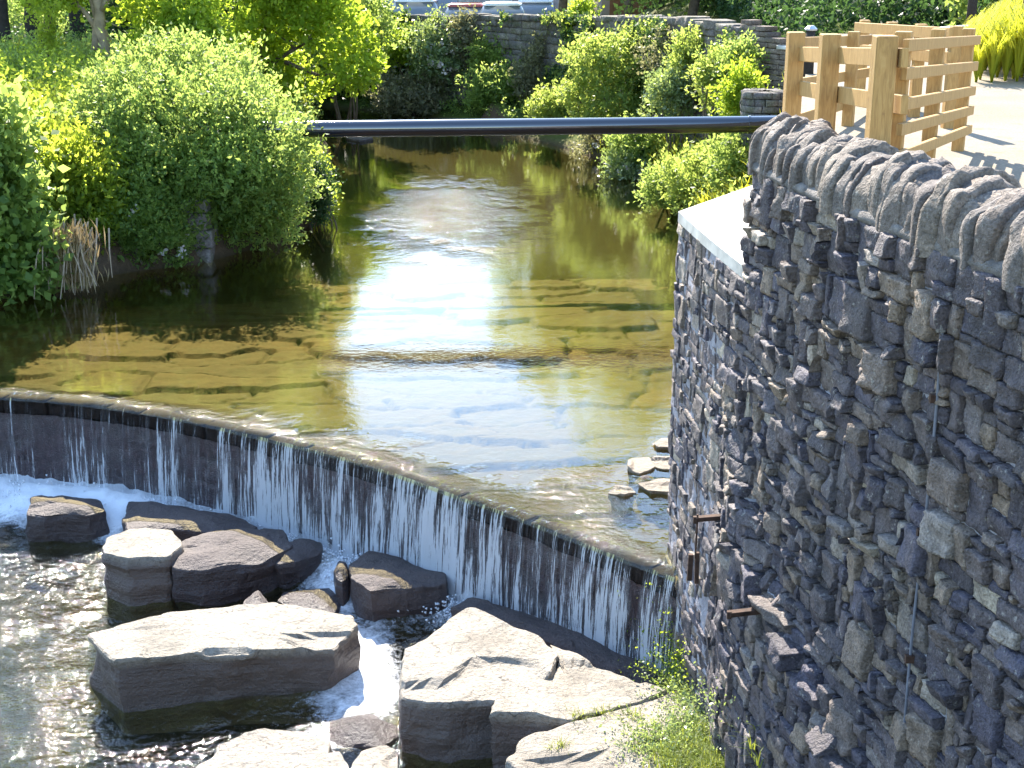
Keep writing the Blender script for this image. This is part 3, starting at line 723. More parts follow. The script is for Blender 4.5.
# conduit
sC = s_of_Y(6.4)
b = MB(); zs = np.linspace(-.2, 3.35, 30)
b.tube([wmap(sC+.012*sin(q*3), .045+.10*float(smooth(np.array(q), .55, .4)), q) for q in zs], .008, 8); setpar(b.build('conduit', M['conduit'], smooth_=True), wall)
b = MB()
for q in (2.9, 2.2, 1.5, .9): b.box((-.03, -.01, -.02), (.03, .02, .02), lambda V, q=q: V*1.0+wmap(sC, .045, q))
setpar(b.build('pipe_clip', M['rust']), wall)
# rusty brackets
def bracket(Yb, z, ln, rod):
    sB = s_of_Y(Yb); a = wmap(sB, -.02, z); c = wmap(sB, ln, z)
    c = c+np.array([0, -.02, 0.0])
    b = MB(); b.beam(a, c, .05, .032, bev=.003); b.beam(c+np.array([0.0,0,-.03]), c+np.array([0.0,0,.02]), .03, .03, bev=.003)
    o = b.build('bracket', M['rust']); setpar(o, wall)
    if rod:
        r = MB(); r.tube([c+np.array([.015, 0, .035]), c+np.array([.012, 0, -.30])], .007, 6)
        r.beam(c+np.array([-.02, 0, -.27]), c+np.array([-.024, 0, -.47]), .035, .03, bev=.003); r.beam(c+np.array([.026, .01, -.26]), c+np.array([.03, .01, -.50]), .03, .03, bev=.003)
        q = r.build('hanging_rod', M['rust']); q.parent = o
bracket(9.15, 1.12, .27, True); bracket(8.15, .90, .33, False)

# ------------------------------------------------------------------ rocks
def rock(name, label, cat, px, zt, zb, mat, seed=0, rough=.035, taper=.06, group='boulders below the weir', tilt=(0, 0), strata=.02, dome=None, world=None, res=.045):
    P = np.array([at(x, y, zt)[:2] for x, y in px]) if world is None else np.array(world, float)
    c = P.mean(0); Pc = np.vstack([P, P[:1]])
    Q, _ = resample(Pc, max(res, .01)); Q = Q[:-1]
    if mat != 'rock_up' or True: Q = (np.roll(Q, 1, 0)+4*Q+np.roll(Q, -1, 0))/6
    if 'wet' in mat:
        dirs = (Q-c)/(np.linalg.norm(Q-c, axis=1)[:, None]+1e-6); an = np.arctan2(dirs[:, 1], dirs[:, 0]); Q = c+(Q-c)*(1+.09*vnoise(np.stack([np.round(an*1.3), 0*an+seed, 0*an], -1)+.37, seed))[:, None]
    n = len(Q); rings = []
    # top rings from centre out, then down the side
    for f_ in (.02, .2, .4, .58, .74, .87, .95, .985): rings.append((f_, 0, 0.0))
    rings.append((1.0, .012, 0)); rings.append((1.008, .045, 0))
    ns_ = max(4, int((zt-zb)/.06))
    for k in range(1, ns_+1): rings.append((1.0, .045+(zt-zb-.045)*k/ns_, 1))
    V = []
    for f_, dz, side in rings:
        q = c+(Q-c)*f_; z = zt-dz+0*q[:, 0]+tilt[0]*(q[:, 0]-c[0])+tilt[1]*(q[:, 1]-c[1])*(1 if not side else 1)
        p3 = np.stack([q[:, 0], q[:, 1], z], -1)
        if dome is None: dm = .07 if 'wet' in mat else .0
        else: dm = dome
        p3[:, 2] -= dm*min(f_, 1)**2.2
        if 'wet' in mat: p3[:, 2] += .05*fbm(p3*np.array([2.6, 2.6, 0])+seed*7.7, 2, seed+5)
        out = (Q-c)/(np.linalg.norm(Q-c, axis=1)[:, None]+1e-6)
        d = fbm(p3*np.array([2.5, 2.5, 3.5])+seed*5.3, 4, seed)*rough*1.6
        if f_ >= .95:
            lay = vnoise(np.stack([0*q[:, 0]+seed, 0*q[:, 0], z*9], -1), seed)*strata
            d = d+.022*fbm(p3*np.array([9, 9, 5])+seed, 3, seed+3)+.10*np.minimum(0, vnoise(p3*np.array([2.2, 2.2, .6])+seed*3., seed+9)+.35)
            p3[:, :2] += out*(d*1.2+lay*(1 if side else .3)-taper*dz*(-1 if False else 1))[:, None]
        p3[:, 2] += fbm(p3*3.1+seed*2.1, 4, seed+40)*rough*.9*(1-.5*side)-(1-side)*rough*.8*smooth(vnoise(p3*np.array([1.3, 3.2, 0])+seed*4.1, seed+50), .12, .2)
        V.append(p3)
    V = np.array(V); m = len(rings)
    i, j = np.meshgrid(np.arange(m-1), np.arange(n), indexing='ij'); jn = (j+1) % n
    Fq = np.stack([(i*n+j).ravel(), (i*n+jn).ravel(), ((i+1)*n+jn).ravel(), ((i+1)*n+j).ravel()], 1)
    Vf = V.reshape(-1, 3); faces = [tuple(f_) for f_ in Fq]+[tuple(range(n))]
    loc = (float(c[0]), float(c[1]), float(zb)); Vf = Vf-np.array(loc)
    o = meshobj(name, Vf, faces, M[mat]); o.location = loc
    # orientation fix
    import bmesh
    bm = bmesh.new(); bm.from_mesh(o.data); bmesh.ops.recalc_face_normals(bm, faces=bm.faces); bm.to_mesh(o.data); bm.free()
    tag(o, label, cat, group); return o
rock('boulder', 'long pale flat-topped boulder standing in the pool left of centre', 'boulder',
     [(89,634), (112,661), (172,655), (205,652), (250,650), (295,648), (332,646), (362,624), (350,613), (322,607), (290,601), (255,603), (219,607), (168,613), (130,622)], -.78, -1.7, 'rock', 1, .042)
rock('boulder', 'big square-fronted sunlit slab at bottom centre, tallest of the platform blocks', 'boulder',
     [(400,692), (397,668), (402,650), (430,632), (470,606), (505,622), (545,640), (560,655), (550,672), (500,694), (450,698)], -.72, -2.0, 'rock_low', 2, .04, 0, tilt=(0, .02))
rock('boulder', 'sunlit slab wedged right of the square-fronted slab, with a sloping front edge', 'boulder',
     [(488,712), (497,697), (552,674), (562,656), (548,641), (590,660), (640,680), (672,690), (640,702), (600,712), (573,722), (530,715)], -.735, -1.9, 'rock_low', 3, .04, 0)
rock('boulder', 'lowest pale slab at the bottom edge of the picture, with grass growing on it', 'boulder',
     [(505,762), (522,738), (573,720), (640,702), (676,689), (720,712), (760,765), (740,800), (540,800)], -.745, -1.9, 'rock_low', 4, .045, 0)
rock('boulder', 'dark wet cube-like boulder under the middle of the fall', 'boulder',
     [(350,570), (348,556), (370,547), (410,552), (446,566), (449,576), (400,584), (372,586)], -.80, -1.7, 'rock_wet', 5, .025, 0)
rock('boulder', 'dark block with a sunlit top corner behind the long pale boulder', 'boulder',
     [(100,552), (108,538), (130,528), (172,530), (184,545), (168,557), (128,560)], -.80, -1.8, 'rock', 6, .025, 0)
rock('boulder', 'wide dark rounded boulder in the weir shadow, right of the block with the sunlit corner', 'boulder',
     [(172,560), (176,540), (196,528), (240,522), (284,524), (290,540), (268,550), (236,558), (200,563)], -.82, -1.8, 'rock_wet', 7, .03, .0)
rock('boulder', 'flat dark slab awash close under the left part of the weir', 'boulder',
     [(122,512), (128,496), (170,500), (228,508), (262,520), (240,527), (190,528), (150,526), (128,528)], -.90, -1.7, 'rock_wet', 8, .03, 0)
rock('boulder', 'dark split boulder at the left edge with white water running round it', 'boulder',
     [(24,506), (30,493), (62,488), (98,492), (108,504), (88,510), (60,508), (40,511)], -.86, -1.8, 'rock_wet', 9, .03, 0)
rock('boulder', 'small hump-backed dark rock near the foot of the fall', 'boulder',
     [(268,552), (282,542), (300,533), (320,535), (322,548), (300,556), (280,560)], -.92, -1.7, 'rock_wet', 10, .035, 0.1)
rock('boulder', 'little pointed wet rock at the back edge of the long pale boulder', 'boulder',
     [(240,604), (246,592), (258,584), (270,598), (272,606), (255,608)], -.98, -1.6, 'rock_wet', 12, .04, .3)
rock('boulder', 'narrow upright dark stone beside the cube-like boulder', 'boulder',
     [(333,566), (338,557), (347,559), (349,572), (342,578), (335,575)], -.90, -1.7, 'rock_wet', 13, .02, 0)
rock('boulder', 'flat wet slab behind the right end of the long pale boulder', 'boulder',
     [(272,592), (280,580), (330,580), (338,592), (330,604), (290,602)], -1.08, -1.7, 'rock_wet', 14, .03, 0)
rock('boulder', 'low wet rock awash in the glittering channel before the square-fronted slab', 'boulder',
     [(322,722), (335,708), (370,700), (398,706), (400,730), (380,742), (340,744)], -1.18, -1.8, 'rock_wet', 15, .04, 0)
rock('boulder', 'broad rough wet rock at the bottom left of the glittering channel', 'boulder',
     [(195,768), (215,742), (262,728), (300,728), (330,740), (325,765), (280,790), (210,790)], -1.12, -1.8, 'rock_pale', 16, .05, 0)
rock('boulder', 'small tilted tan block at the bottom edge between two pale stones', 'boulder',
     [(318,772), (326,752), (340,750), (348,768), (340,785)], -1.0, -1.6, 'rock_pale', 17, .02, 0, res=.03)
rock('boulder', 'rounded pale stone at the bottom edge beside the square-fronted slab', 'boulder',
     [(346,770), (358,752), (385,745), (399,750), (402,780), (370,790)], -1.06, -1.7, 'rock_pale', 18, .03, 0)
rock('boulder', 'dark ledge stone against the weir foot behind the platform slabs', 'boulder',
     [(452,600), (468,590), (540,606), (600,630), (660,655), (682,672), (672,690), (640,680), (590,660), (540,640), (490,618)], -.86, -1.8, 'rock_wet', 19, .035, 0)
# flat stones showing above the shallow water by the wall
UP = 'flat stones above the shallows by the wall'
rock('flat_stone', 'single flat stone farthest upstream, close against the wall', 'stone', [(650,441), (661,435), (676,434), (676,445), (656,446)], .045, -.3, 'rock_up', 20, .03, 0, UP, res=.03)
rock('flat_stone', 'tan humped stone at the back of the cluster by the wall', 'stone', [(628,466), (631,456), (649,454), (653,465), (640,470)], .05, -.3, 'rock_up', 21, .03, 0, UP, res=.03)
rock('flat_stone', 'pale slab leaning on the tan humped stone beside the wall', 'stone', [(645,459), (656,454), (676,456), (676,467), (658,466)], .045, -.3, 'rock_up', 22, .03, 0, UP, res=.03)
rock('flat_stone', 'largest white flat stone at the front of the cluster by the wall', 'stone', [(637,484), (655,479), (676,477), (676,493), (650,492)], .04, -.3, 'rock_up', 23, .03, 0, UP, res=.03)
rock('flat_stone', 'small dark-edged stone at the left tip of the cluster', 'stone', [(609,491), (617,485), (628,486), (636,490), (624,494)], .025, -.3, 'rock_up', 24, .03, 0, UP, res=.03)
rock('flat_stone', 'wet reddish stone between the white flat stone and the tan humped stone', 'stone', [(632,476), (640,471), (655,471), (656,476), (640,480)], .025, -.3, 'rock_wet', 25, .03, 0, UP, res=.03)
rock('flat_stone', 'dark stone poking out of the far water under the bush', 'stone', [(345,135), (352,131), (368,132), (374,136), (360,138)], .12, -.4, 'rock_wet', 26, .03, 0, 'loose stones along the far water edge', res=.1)

# ------------------------------------------------------------------ pipe
pl = atY(290, 129.5, 23.5); pb = atY(757, 124.2, 23.85); pa = pl+(pl-pb)/np.linalg.norm(pl-pb)*1.6; pb = pb+(pb-pl)/np.linalg.norm(pl-pb)*.85
pipe = empty('river_pipe', 'dark blue-black pipe spanning the river from the bush to the wall', 'pipe', tuple(pa))
d = (pb-pa)/np.linalg.norm(pb-pa); 
b = MB(); b.tube([pa+d*t for t in np.linspace(0, np.linalg.norm(pb-pa), 60)], .14, 40); setpar(b.build('pipe_barrel', M['pipe_paint'], smooth_=True), pipe)
b = MB()
t = 9.3; b.tube([pa+d*(t-.02), pa+d*(t+.02)], .152, 32)
setpar(b.build('pipe_collar', M['pipe_paint']), pipe)

# ------------------------------------------------------------------ timber fence (a chicane of two slatted panels between two rail fences)
fence = empty('timber_fence', 'new pale timber fence enclosure with slatted panels behind the coping', 'fence', (2.9, 11.0, PATH_Z))
def post(x, y, zt, w, zb=PATH_Z-.1, rot=(0, 1, 0)):
    b = MB(); b.beam((x, y, zb), (x, y, zt), w, w, jit=rot); setpar(b.build('post', M['timber']), fence)
def rail(a, c, h=.09, t=.04):
    b = MB(); b.beam(a, c, t, h, bev=.004); setpar(b.build('rail', M['timber']), fence)
def place(px, Y): return (px-512)/F*(Y*cos(TH)+.7*sin(TH))
yP = (11.1, 9.75, 8.2); xP = [place(796, 11.1), place(829.5, 9.75), place(883, 8.2)]; zP = [atY(796, 32, 11.1)[2], atY(829, 34, 9.75)[2], atY(883, 35.5, 8.2)[2]]
for x, y, z in zip(xP, yP, zP): post(x, y, z, .125)
def railpx(p1, Y1, p2, Y2, h, t=.04, off=(0, 0)):
    a = atY(*p1, Y1); c = atY(*p2, Y2); rail(a+np.array([off[0], off[1], 0]), c+np.array([off[0], off[1], 0]), h, t)
railpx((788,54), 11.15, (890,58), 8.1, .11, off=(.085, 0)); railpx((788,88), 11.15, (890,105), 8.1, .11, off=(.085, 0))
# near slatted panel
A = np.array([xP[2]+.06, 8.25]); Bq = np.array([place(969, 11.55), 11.55]); dv = (Bq-A)/np.linalg.norm(Bq-A); side = np.array([dv[1], -dv[0]])  # towards camera right
def onp(t, o=0): return A+dv*t+side*o
Lp = np.linalg.norm(Bq-A)
def tpx(px):
    lo, hi = 0, Lp
    for _ in range(40):
        m = (lo+hi)/2; q = onp(m); x = 512+F*q[0]/(q[1]*cos(TH)+.6*sin(TH))
        if x < px: lo = m
        else: hi = m
    return m
for px_, top in ((903, 31.5), (939, 29), (969, 28.5)):
    t = tpx(px_) if px_ < 965 else Lp; q = onp(t, .0); post(q[0], q[1], atY(px_, top, q[1])[2], .095, rot=(dv[0], dv[1], 0))
for (yl, yr) in ((45.5, 40), (74, 66), (105, 90.5), (130, 110), (158, 129)):
    q0 = onp(0.02, .07); q1 = onp(Lp+.10, .07); a = atY(895, yl, q0[1]); c = atY(977, yr, q1[1])
    rail((q0[0], q0[1], a[2]), (q1[0], q1[1], c[2]), .072, .035)
# far slatted panel, parallel
A2 = np.array([xP[0]+.06, 11.2]); B2 = A2+dv*4.1
for t, zt in ((2.15, atY(853, 32, 13.1)[2]), (4.1, atY(857, 18, 14.8)[2])):
    q = A2+dv*t; post(q[0], q[1], zt if t < 3 else 4.12, .10, rot=(dv[0], dv[1], 0))
for z, z_ in ((4.23, 4.02), (3.91, 3.70), (3.62, 3.47)): rail((*(A2-side*.06), z), (*(B2-side*.06), z_), .09, .035)
# rear rail fence
rear = [(957, 26, 13.0), (922, 24, 13.85), (893, 22, 14.8), (866, 20, 15.8)]
pr = []
for px_, top, Yy in rear:
    x = place(px_, Yy); z = atY(px_, top, Yy)[2]; post(x, Yy, z, .10); pr.append((x, Yy))
for ya, yb_ in ((34, 27.5), (58, 49)):
    za = atY(960, ya, 12.9)[2]; zb_ = atY(858, yb_, 15.9)[2]; rail((pr[0][0]-.07, pr[0][1]-.1, za), (pr[-1][0]-.07, pr[-1][1]+.1, zb_), .11, .04)
# ------------------------------------------------------------------ steel handrail and bollard beyond the fence
hr = empty('metal_railing', 'thin grey steel handrail on the far side of the path', 'railing', (6.0, 20.5, PATH_Z))
pA = atY(870, 34.5, 22.0); pB = atY(1004, 24.5, 19.5)
b = MB(); b.tube([pA, (pA+pB)/2, pB], .035, 10); setpar(b.build('top_rail', M['galv'], smooth_=True), hr)
for t in (.05, .5, .88):
    q = pA+(pB-pA)*t; b = MB(); b.tube([(q[0], q[1], PATH_Z-.05), q], .035, 10); setpar(b.build('upright', M['galv'], smooth_=True), hr)
bo = empty('bollard', 'short dark metal bollard with a pale cap beyond the first fence post', 'bollard', (4.0, 18.0, PATH_Z))
q = atY(811, 28, 18.5)
b = MB(); b.tube([(q[0], q[1], PATH_Z-.05), (q[0], q[1], q[2]-.03)], [.07, .06], 12); setpar(b.build('shaft', M['bark_dark'], smooth_=True), bo)
b = MB(); b.tube([(q[0], q[1], q[2]-.03), (q[0], q[1], q[2]-.01), (q[0], q[1], q[2]+.03)], [.08, .085, .04], 12); setpar(b.build('cap', M['galv']), bo)
lpst = empty('lamp_post', 'slim dark lamp post at the far right of the path', 'lamp post', (7.6, 23.5, PATH_Z))
q = atY(971, 20, 23.5)
b = MB(); b.tube([(q[0], q[1], PATH_Z-.1), (q[0], q[1], PATH_Z+1.0), (q[0], q[1], 8.6), (q[0]-.1, q[1], 8.9), (q[0]-.7, q[1], 9.1)], [.09, .07, .05, .045, .04], 12); setpar(b.build('pole', M['bark_dark'], smooth_=True), lpst)
b = MB(); b.box((q[0]-1.15, q[1]-.12, 9.04), (q[0]-.65, q[1]+.12, 9.16)); setpar(b.build('lamp_head', M['galv']), lpst)

# ------------------------------------------------------------------ far retaining wall
fw = empty('retaining_wall', 'old dark stone retaining wall overgrown with plants along the far bank', 'wall', (0, 40, 0))
FWs, fs = resample(FW, .1); FWs = smooth_line(FWs, 20); fs = np.r_[0, np.cumsum(np.linalg.norm(np.diff(FWs, axis=0), axis=1))]
FT = np.gradient(FWs, axis=0); FT /= np.linalg.norm(FT, axis=1)[:, None]; FN = np.stack([FT[:, 1], -FT[:, 0]], 1)
if FN[60][1] > 0: FN = -FN
def fmap(s, n_, z):
    x = np.interp(s, fs, FWs[:, 0]); y = np.interp(s, fs, FWs[:, 1]); return np.stack([x+np.interp(s, fs, FN[:, 0])*n_, y+np.interp(s, fs, FN[:, 1])*n_, z+0*x], -1)
rs = RS(77); lst = []
ztop = lambda s: float(np.interp(np.interp(s, fs, FWs[:, 1]), [28.6, 31, 36, 42, 46, 60], [3.19, 3.24, 3.07, 2.78, 2.59, 2.4]))
z = -.2; i = 0
while z < 3.45:
    hh = rs.uniform(.13, .26); s = 8-rs.rand()*.3
    while s < fs[-1]-.02:
        w = rs.uniform(.2, .7); s1 = min(s+w, fs[-1])
        if z+hh*.6 < ztop(s): lst.append(stone_block(fmap, s+.008, s1-.008, z+.006, min(z+hh, ztop(s)+.03)-.006, rs.uniform(.0, .07), rs, .02, -.12, 3, 2, i, .2)); i += 1
        s = s1
    z += hh
Vc, Fcs = stack(lst); setpar(meshobj('stone_face', Vc, Fcs, M['far_stone']), fw)
a = [tuple(fmap(s, -.02, 0)[:2]) for s in np.arange(0, fs[-1], .6)]; c = [tuple(fmap(s, -.42, 0)[:2]) for s in np.arange(0, fs[-1], .6)]
V = []; nn_ = len(a)
for (x0, y0), (x1, y1), s in zip(a, c, np.arange(0, fs[-1], .6)): zt = ztop(s)-.02; V += [(x0, y0, -.5), (x0, y0, zt), (x1, y1, zt), (x1, y1, -.5)]
Fc = []
for k in range(nn_-1):
    for j in range(3): Fc.append((k*4+j, k*4+j+1, k*4+5+j, k*4+4+j))
setpar(meshobj('wall_core', V, Fc, M['far_stone']), fw)
lst = []; s = 8
while s < fs[-1]:
    w = rs.uniform(.3, .6); zt = ztop(s)
    def cm(S, n_, Z_): return fmap(S, n_-.0, Z_)
    lst.append(stone_block(cm, s+.01, min(s+w, fs[-1])-.01, zt+.0, zt+.14+rs.uniform(-.03, .05), .06, rs, .025, -.45, 4, 3, i, .2)); i += 1; s += w
Vc, Fcs = stack(lst); setpar(meshobj('coping', Vc, Fcs, M['far_stone']), fw)
# stepped brick end
be = empty('stepped_brick_wall', 'stepped end wall of thin coursed stone at the right of the retaining wall', 'wall', (5.0, 28.0, 0))
def bmap_(p0, p1):
    p0 = np.array(p0); p1 = np.array(p1); d = (p1-p0)/np.linalg.norm(p1-p0); nn = np.array([d[1], -d[0]]); nn = nn if nn[1] < 0 else -nn
    return (lambda S, n_, Z_: np.stack([p0[0]+d[0]*S+nn[0]*n_, p0[1]+d[1]*S+nn[1]*n_, Z_+0*S], -1)), np.linalg.norm(p1-p0)
segs = [((4.55,28.7), (5.15,27.6), 3.52, 'wall_left'), ((5.15,27.6), (5.75,26.9), 3.0, 'wall')]
for p0, p1, zt, nm in segs:
    mp_, ln = bmap_(p0, p1); lst = []; z = -.2; r_ = 0
    while z < zt:
        s = -(r_ % 2)*.11
        top = zt
        while s < ln:
            a0 = max(s, 0); a1 = min(s+.3, ln)
            if nm == 'wall_left': top = zt-.10*int(a0/.28)
            if a1-a0 > .04 and z+.07 <= top+.03: lst.append(stone_block(mp_, a0+.006, a1-.006, z+.006, z+.094, rs.uniform(.005, .02), rs, .005, -.3, 2, 2, i, .05)); i += 1
            s += .3
        z += .1; r_ += 1
    Vc, Fcs = stack(lst); setpar(meshobj('brick_face', Vc, Fcs, M['brickwork']), be)
mp_, ln = bmap_(*segs[1][:2]); v, f_ = stone_block(mp_, -.05, ln+.05, 3.0, 3.07, .05, rs, .004, -.4, 5, 2, 3, .03); setpar(meshobj('coping', v, f_, M['concrete']), be)
# round wall stump with dry grass
st = empty('wall_stump', 'broken stone wall stump with dry grass on top beside the first fence post', 'wall', (4.4, 22.0, 1.5))
c0 = atY(766, 90, 25.2)
def rmap(S, n_, Z_): return np.stack([c0[0]+np.cos(S/.42)*(.42+n_), c0[1]+np.sin(S/.42)*(.42+n_), Z_+0*S], -1)
lst = []; z = 1.5; c0[2] -= .1
while z < c0[2]+.02:
    s = 0
    while s < 2*pi*.42-.05:
        w = rs.uniform(.15, .35); lst.append(stone_block(rmap, s+.006, min(s+w, 2*pi*.42)-.006, z+.005, z+.115, rs.uniform(.0, .04), rs, .012, -.3, 4, 3, i, .15)); i += 1; s += w
    z += .12
Vc, Fcs = stack(lst); setpar(meshobj('stone_face', Vc, Fcs, M['far_stone']), st)

# ------------------------------------------------------------------ vegetation
def leafquads(P, size, rs, up=.0, ar=.5, D=None):
    n = len(P); a = rs.normal(0, 1, (n, 3)) if D is None else D+rs.normal(0, .5, (n, 3)); a[:, 2] += up; a /= np.linalg.norm(a, axis=1)[:, None]+1e-9
    r = rs.normal(0, 1, (n, 3)); r[:, 2] += .3; b_ = np.cross(a, r); b_ /= np.linalg.norm(b_, axis=1)[:, None]+1e-9; nn = np.cross(a, b_)
    Ls = size*(rs.uniform(.5, 1.5, n)+(.5 if size < .1 else .1)*(rs.rand(n) < .1))[:, None]
    V = np.stack([P-a*Ls*.5, P+b_*Ls*ar*.5+nn*Ls*.12-a*Ls*.05, P+a*Ls*.5, P-b_*Ls*ar*.5+nn*Ls*.12-a*Ls*.05], 1)
    return V.reshape(-1, 3)
def leafobj(name, V, mat, parent=None):
    n = len(V)//4; return meshobj(name, V, np.arange(n*4).reshape(n, 4), mat, parent)
def foliage(lobes, n, size, rs, per=9, spr=.28, upb=.25, inner=.25, rag=.45, ar=.5, zmin=None):
    """leaves carried on short sprigs scattered through overlapping lobes"""
    lobes = np.array(lobes, float); vol = (lobes[:, 3]*lobes[:, 4]+lobes[:, 4]*lobes[:, 5]+lobes[:, 3]*lobes[:, 5]); ns_ = max(1, n//per)
    li = rs.choice(len(lobes), ns_, p=vol/vol.sum()); u = rs.normal(0, 1, (ns_, 3)); u /= np.linalg.norm(u, axis=1)[:, None]
    r = np.where(rs.rand(ns_) < inner, rs.uniform(.35, .8, ns_), rs.uniform(.8, 1.04, ns_))
    r = r*(1+rag*fbm(u*2.3+li[:, None]*4.4, 3, 3))
    shoot = rs.rand(ns_) < .07; r = np.where(shoot, rs.uniform(1.0, 1.28, ns_), r)
    c = lobes[li, :3]+u*lobes[li, 3:]*r[:, None]
    gap = vnoise(c*(1.6/ max(.5, float(lobes[:, 3].mean()))), 77)+.4*vnoise(c*6, 78); kk = (gap > -.42) | shoot
    c, u, r, li, ns_ = c[kk], u[kk], r[kk], li[kk], int(kk.sum())
    D = u*.7+rs.normal(0, .35, (ns_, 3)); D[:, 2] += upb; D /= np.linalg.norm(D, axis=1)[:, None]
    ln = spr*rs.uniform(.4, 1.2, ns_)
    t = rs.uniform(-.3, 1, (ns_, per)); P = c[:, None, :]+D[:, None, :]*(t*ln[:, None])[:, :, None]+rs.normal(0, size*.55, (ns_, per, 3))
    P = P.reshape(-1, 3); DD = np.repeat(D, per, 0)*.6
    if zmin is not None: k = P[:, 2] > zmin; P = P[k]; DD = DD[k]
    return leafquads(P, size, rs, .1, ar, DD)
def stems(base, lobes, rs, n=7, r0=.03):
    b = MB()
    for k in range(n):
        l = lobes[rs.randint(len(lobes))]; e = np.array(l[:3])+rs.normal(0, .25, 3)*np.array(l[3:]); s = np.array(base, float)+np.array([rs.normal(0, .12), rs.normal(0, .12), -.1])
        m = (s+e)/2+rs.normal(0, .12, 3); m2 = e+(e-m)*.3
        b.tube([s, (s+m)/2+rs.normal(0, .03, 3), m, e, m2], [r0, r0*.85, r0*.7, r0*.4, r0*.15], 6)
    return b
def shrub(label, px, py, Yd, rx, rz, mat, n, size, seed, lobes=None, group='shrubs along the banks', name='shrub', ry=None, per=9, spr=.28, inner=.25, rag=.5, ar=.5, upb=.25, base=None, blossom=0, cat='bush', zmin=.02, nst=7):
    rs = RS(seed); c = atY(px, py, Yd); ry = ry or rx
    if lobes is None:
        lobes = [(c[0], c[1], c[2], rx*.75, ry*.75, rz*.75)]
        for k in range(6):
            a = rs.uniform(0, 2*pi); lobes.append((c[0]+cos(a)*rx*.45, c[1]+sin(a)*ry*.45, c[2]+rs.uniform(-.45, .5)*rz, rx*rs.uniform(.35, .55), ry*rs.uniform(.35, .55), rz*rs.uniform(.35, .55)))
    else:
        lobes = [(*atY(a, b_, Y_), r1, r2, r3) for a, b_, Y_, r1, r2, r3 in lobes]
    g = float(hz(c[0], c[1])) if base is None else base
    loc = (c[0], c[1], g); o = empty(name, label, cat, loc, group)
    setpar(leafobj('foliage', foliage(lobes, n, size, rs, per, spr, upb, inner, rag, ar, zmin=zmin), M[mat]), o)
    setpar(stems((c[0], c[1], g), lobes, rs, nst, .02+.012*rx).build('stem', M['bark'], smooth_=True), o)
    if blossom: setpar(leafobj('blossom', foliage(lobes, blossom, size*.8, rs, 14, .08, upb, .05, rag, .9, zmin=zmin), M['blossom']), o)
    return o
# big bush
shrub('biggest rounded green bush on the left bank, hiding the pipe end', 205, 160, 23.3, 1.9, 1.7, 'leaf', 95000, .075, 1,
      lobes=[(180,140,23.2,1.1,1.0,1.0), (230,150,23.0,1.2,1.0,1.1), (150,170,23.2,.9,.9,1.0), (255,185,23.4,1.0,.8,.9), (205,180,22.5,1.2,.8,.62), (150,95,24.2,.9,1,.8), (215,90,24.4,.9,1,.75), (250,145,23.8,.7,.8,.75), (120,130,23.8,.9,.9,.9), (165,222,22.4,.7,.6,.38), (255,215,23.2,.65,.6,.5), (175,70,24.8,.6,.8,.5), (110,190,22.8,.7,.7,.7)], per=10, spr=.32, inner=.18)
shrub('bright bush at the tip of the left bank, dipping to the water below the pipe', 308, 180, 26.0, .6, .9, 'leaf_lime', 14000, .075, 2,
      lobes=[(292,175,26.2,.4,.6,.45), (304,195,26,.38,.5,.45), (292,210,25.6,.45,.5,.4), (311,178,26.4,.22,.5,.35)], zmin=.1)
shrub('narrow dark green column-shaped shrub beside the bright bush', 320, 192, 25.2, .17, .5, 'leaf_dark', 5000, .05, 3, lobes=[(321,185,25.2,.16,.2,.42), (319,203,25.1,.15,.2,.35)], rag=.1)
shrub('yellow-green leafy bush low on the left bank above the bare earth', 60, 200, 22.0, 1.0, .8, 'leaf_lime', 26000, .09, 4,
      lobes=[(50,180,22,.75,.7,.6), (85,200,21.7,.55,.5,.5), (20,150,22.4,.6,.6,.6), (75,165,22.4,.6,.6,.5), (100,185,22.4,.4,.5,.5)], per=8, spr=.35)
shrub('large-leaved pale bush at the left edge of the picture', 5, 190, 20.3, .7, 1.1, 'leaf', 9000, .13, 5,
      lobes=[(-8,130,20.6,.45,.5,.45), (-2,190,20.3,.5,.5,.45), (-20,160,20.3,.6,.6,.8), (12,240,20.2,.5,.4,.4), (28,275,20.2,.45,.4,.35), (-10,280,20,.5,.4,.4)], per=5, spr=.5, ar=.75, rag=.2)
shrub('small pale-flowered bush at the water edge left of the stone pier', 148, 235, 21.9, .6, .5, 'leaf', 9000, .065, 6,
      lobes=[(145,222,21.9,.5,.4,.35), (165,245,21.9,.4,.35,.3), (130,240,21.9,.35,.3,.3)], blossom=250)
# grass blades
def blades(name, label, P, h, w, mat, rs, bend=.35, cat='grass', parent=None):
    n = len(P); a = rs.uniform(0, 2*pi, n); d = np.stack([np.cos(a), np.sin(a), 0*a], 1); s_ = np.stack([-np.sin(a), np.cos(a), 0*a], 1)
    H = h*rs.uniform(.5, 1.3, n)[:, None]; b_ = bend*rs.uniform(.2, 1.6, n)[:, None]; W = w*rs.uniform(.7, 1.3, n)[:, None]
    up = np.array([0, 0, 1.0])
    m = P+up*H*.55+d*H*b_*.25; t = P+up*H*(1-.25*b_)+d*H*b_
    V = np.stack([P-s_*W, P+s_*W, m+s_*W*.7, m-s_*W*.7, m-s_*W*.7, m+s_*W*.7, t+s_*W*.08, t-s_*W*.08], 1).reshape(-1, 3)
    Fc = np.concatenate([(np.arange(n)*8)[:, None]+np.array([[0, 1, 2, 3]]), (np.arange(n)*8)[:, None]+np.array([[4, 5, 6, 7]])])
    o = meshobj(name, V, Fc, M[mat], parent)
    if label: tag(o, label, cat, kind='stuff')
    return o
rs = RS(9)
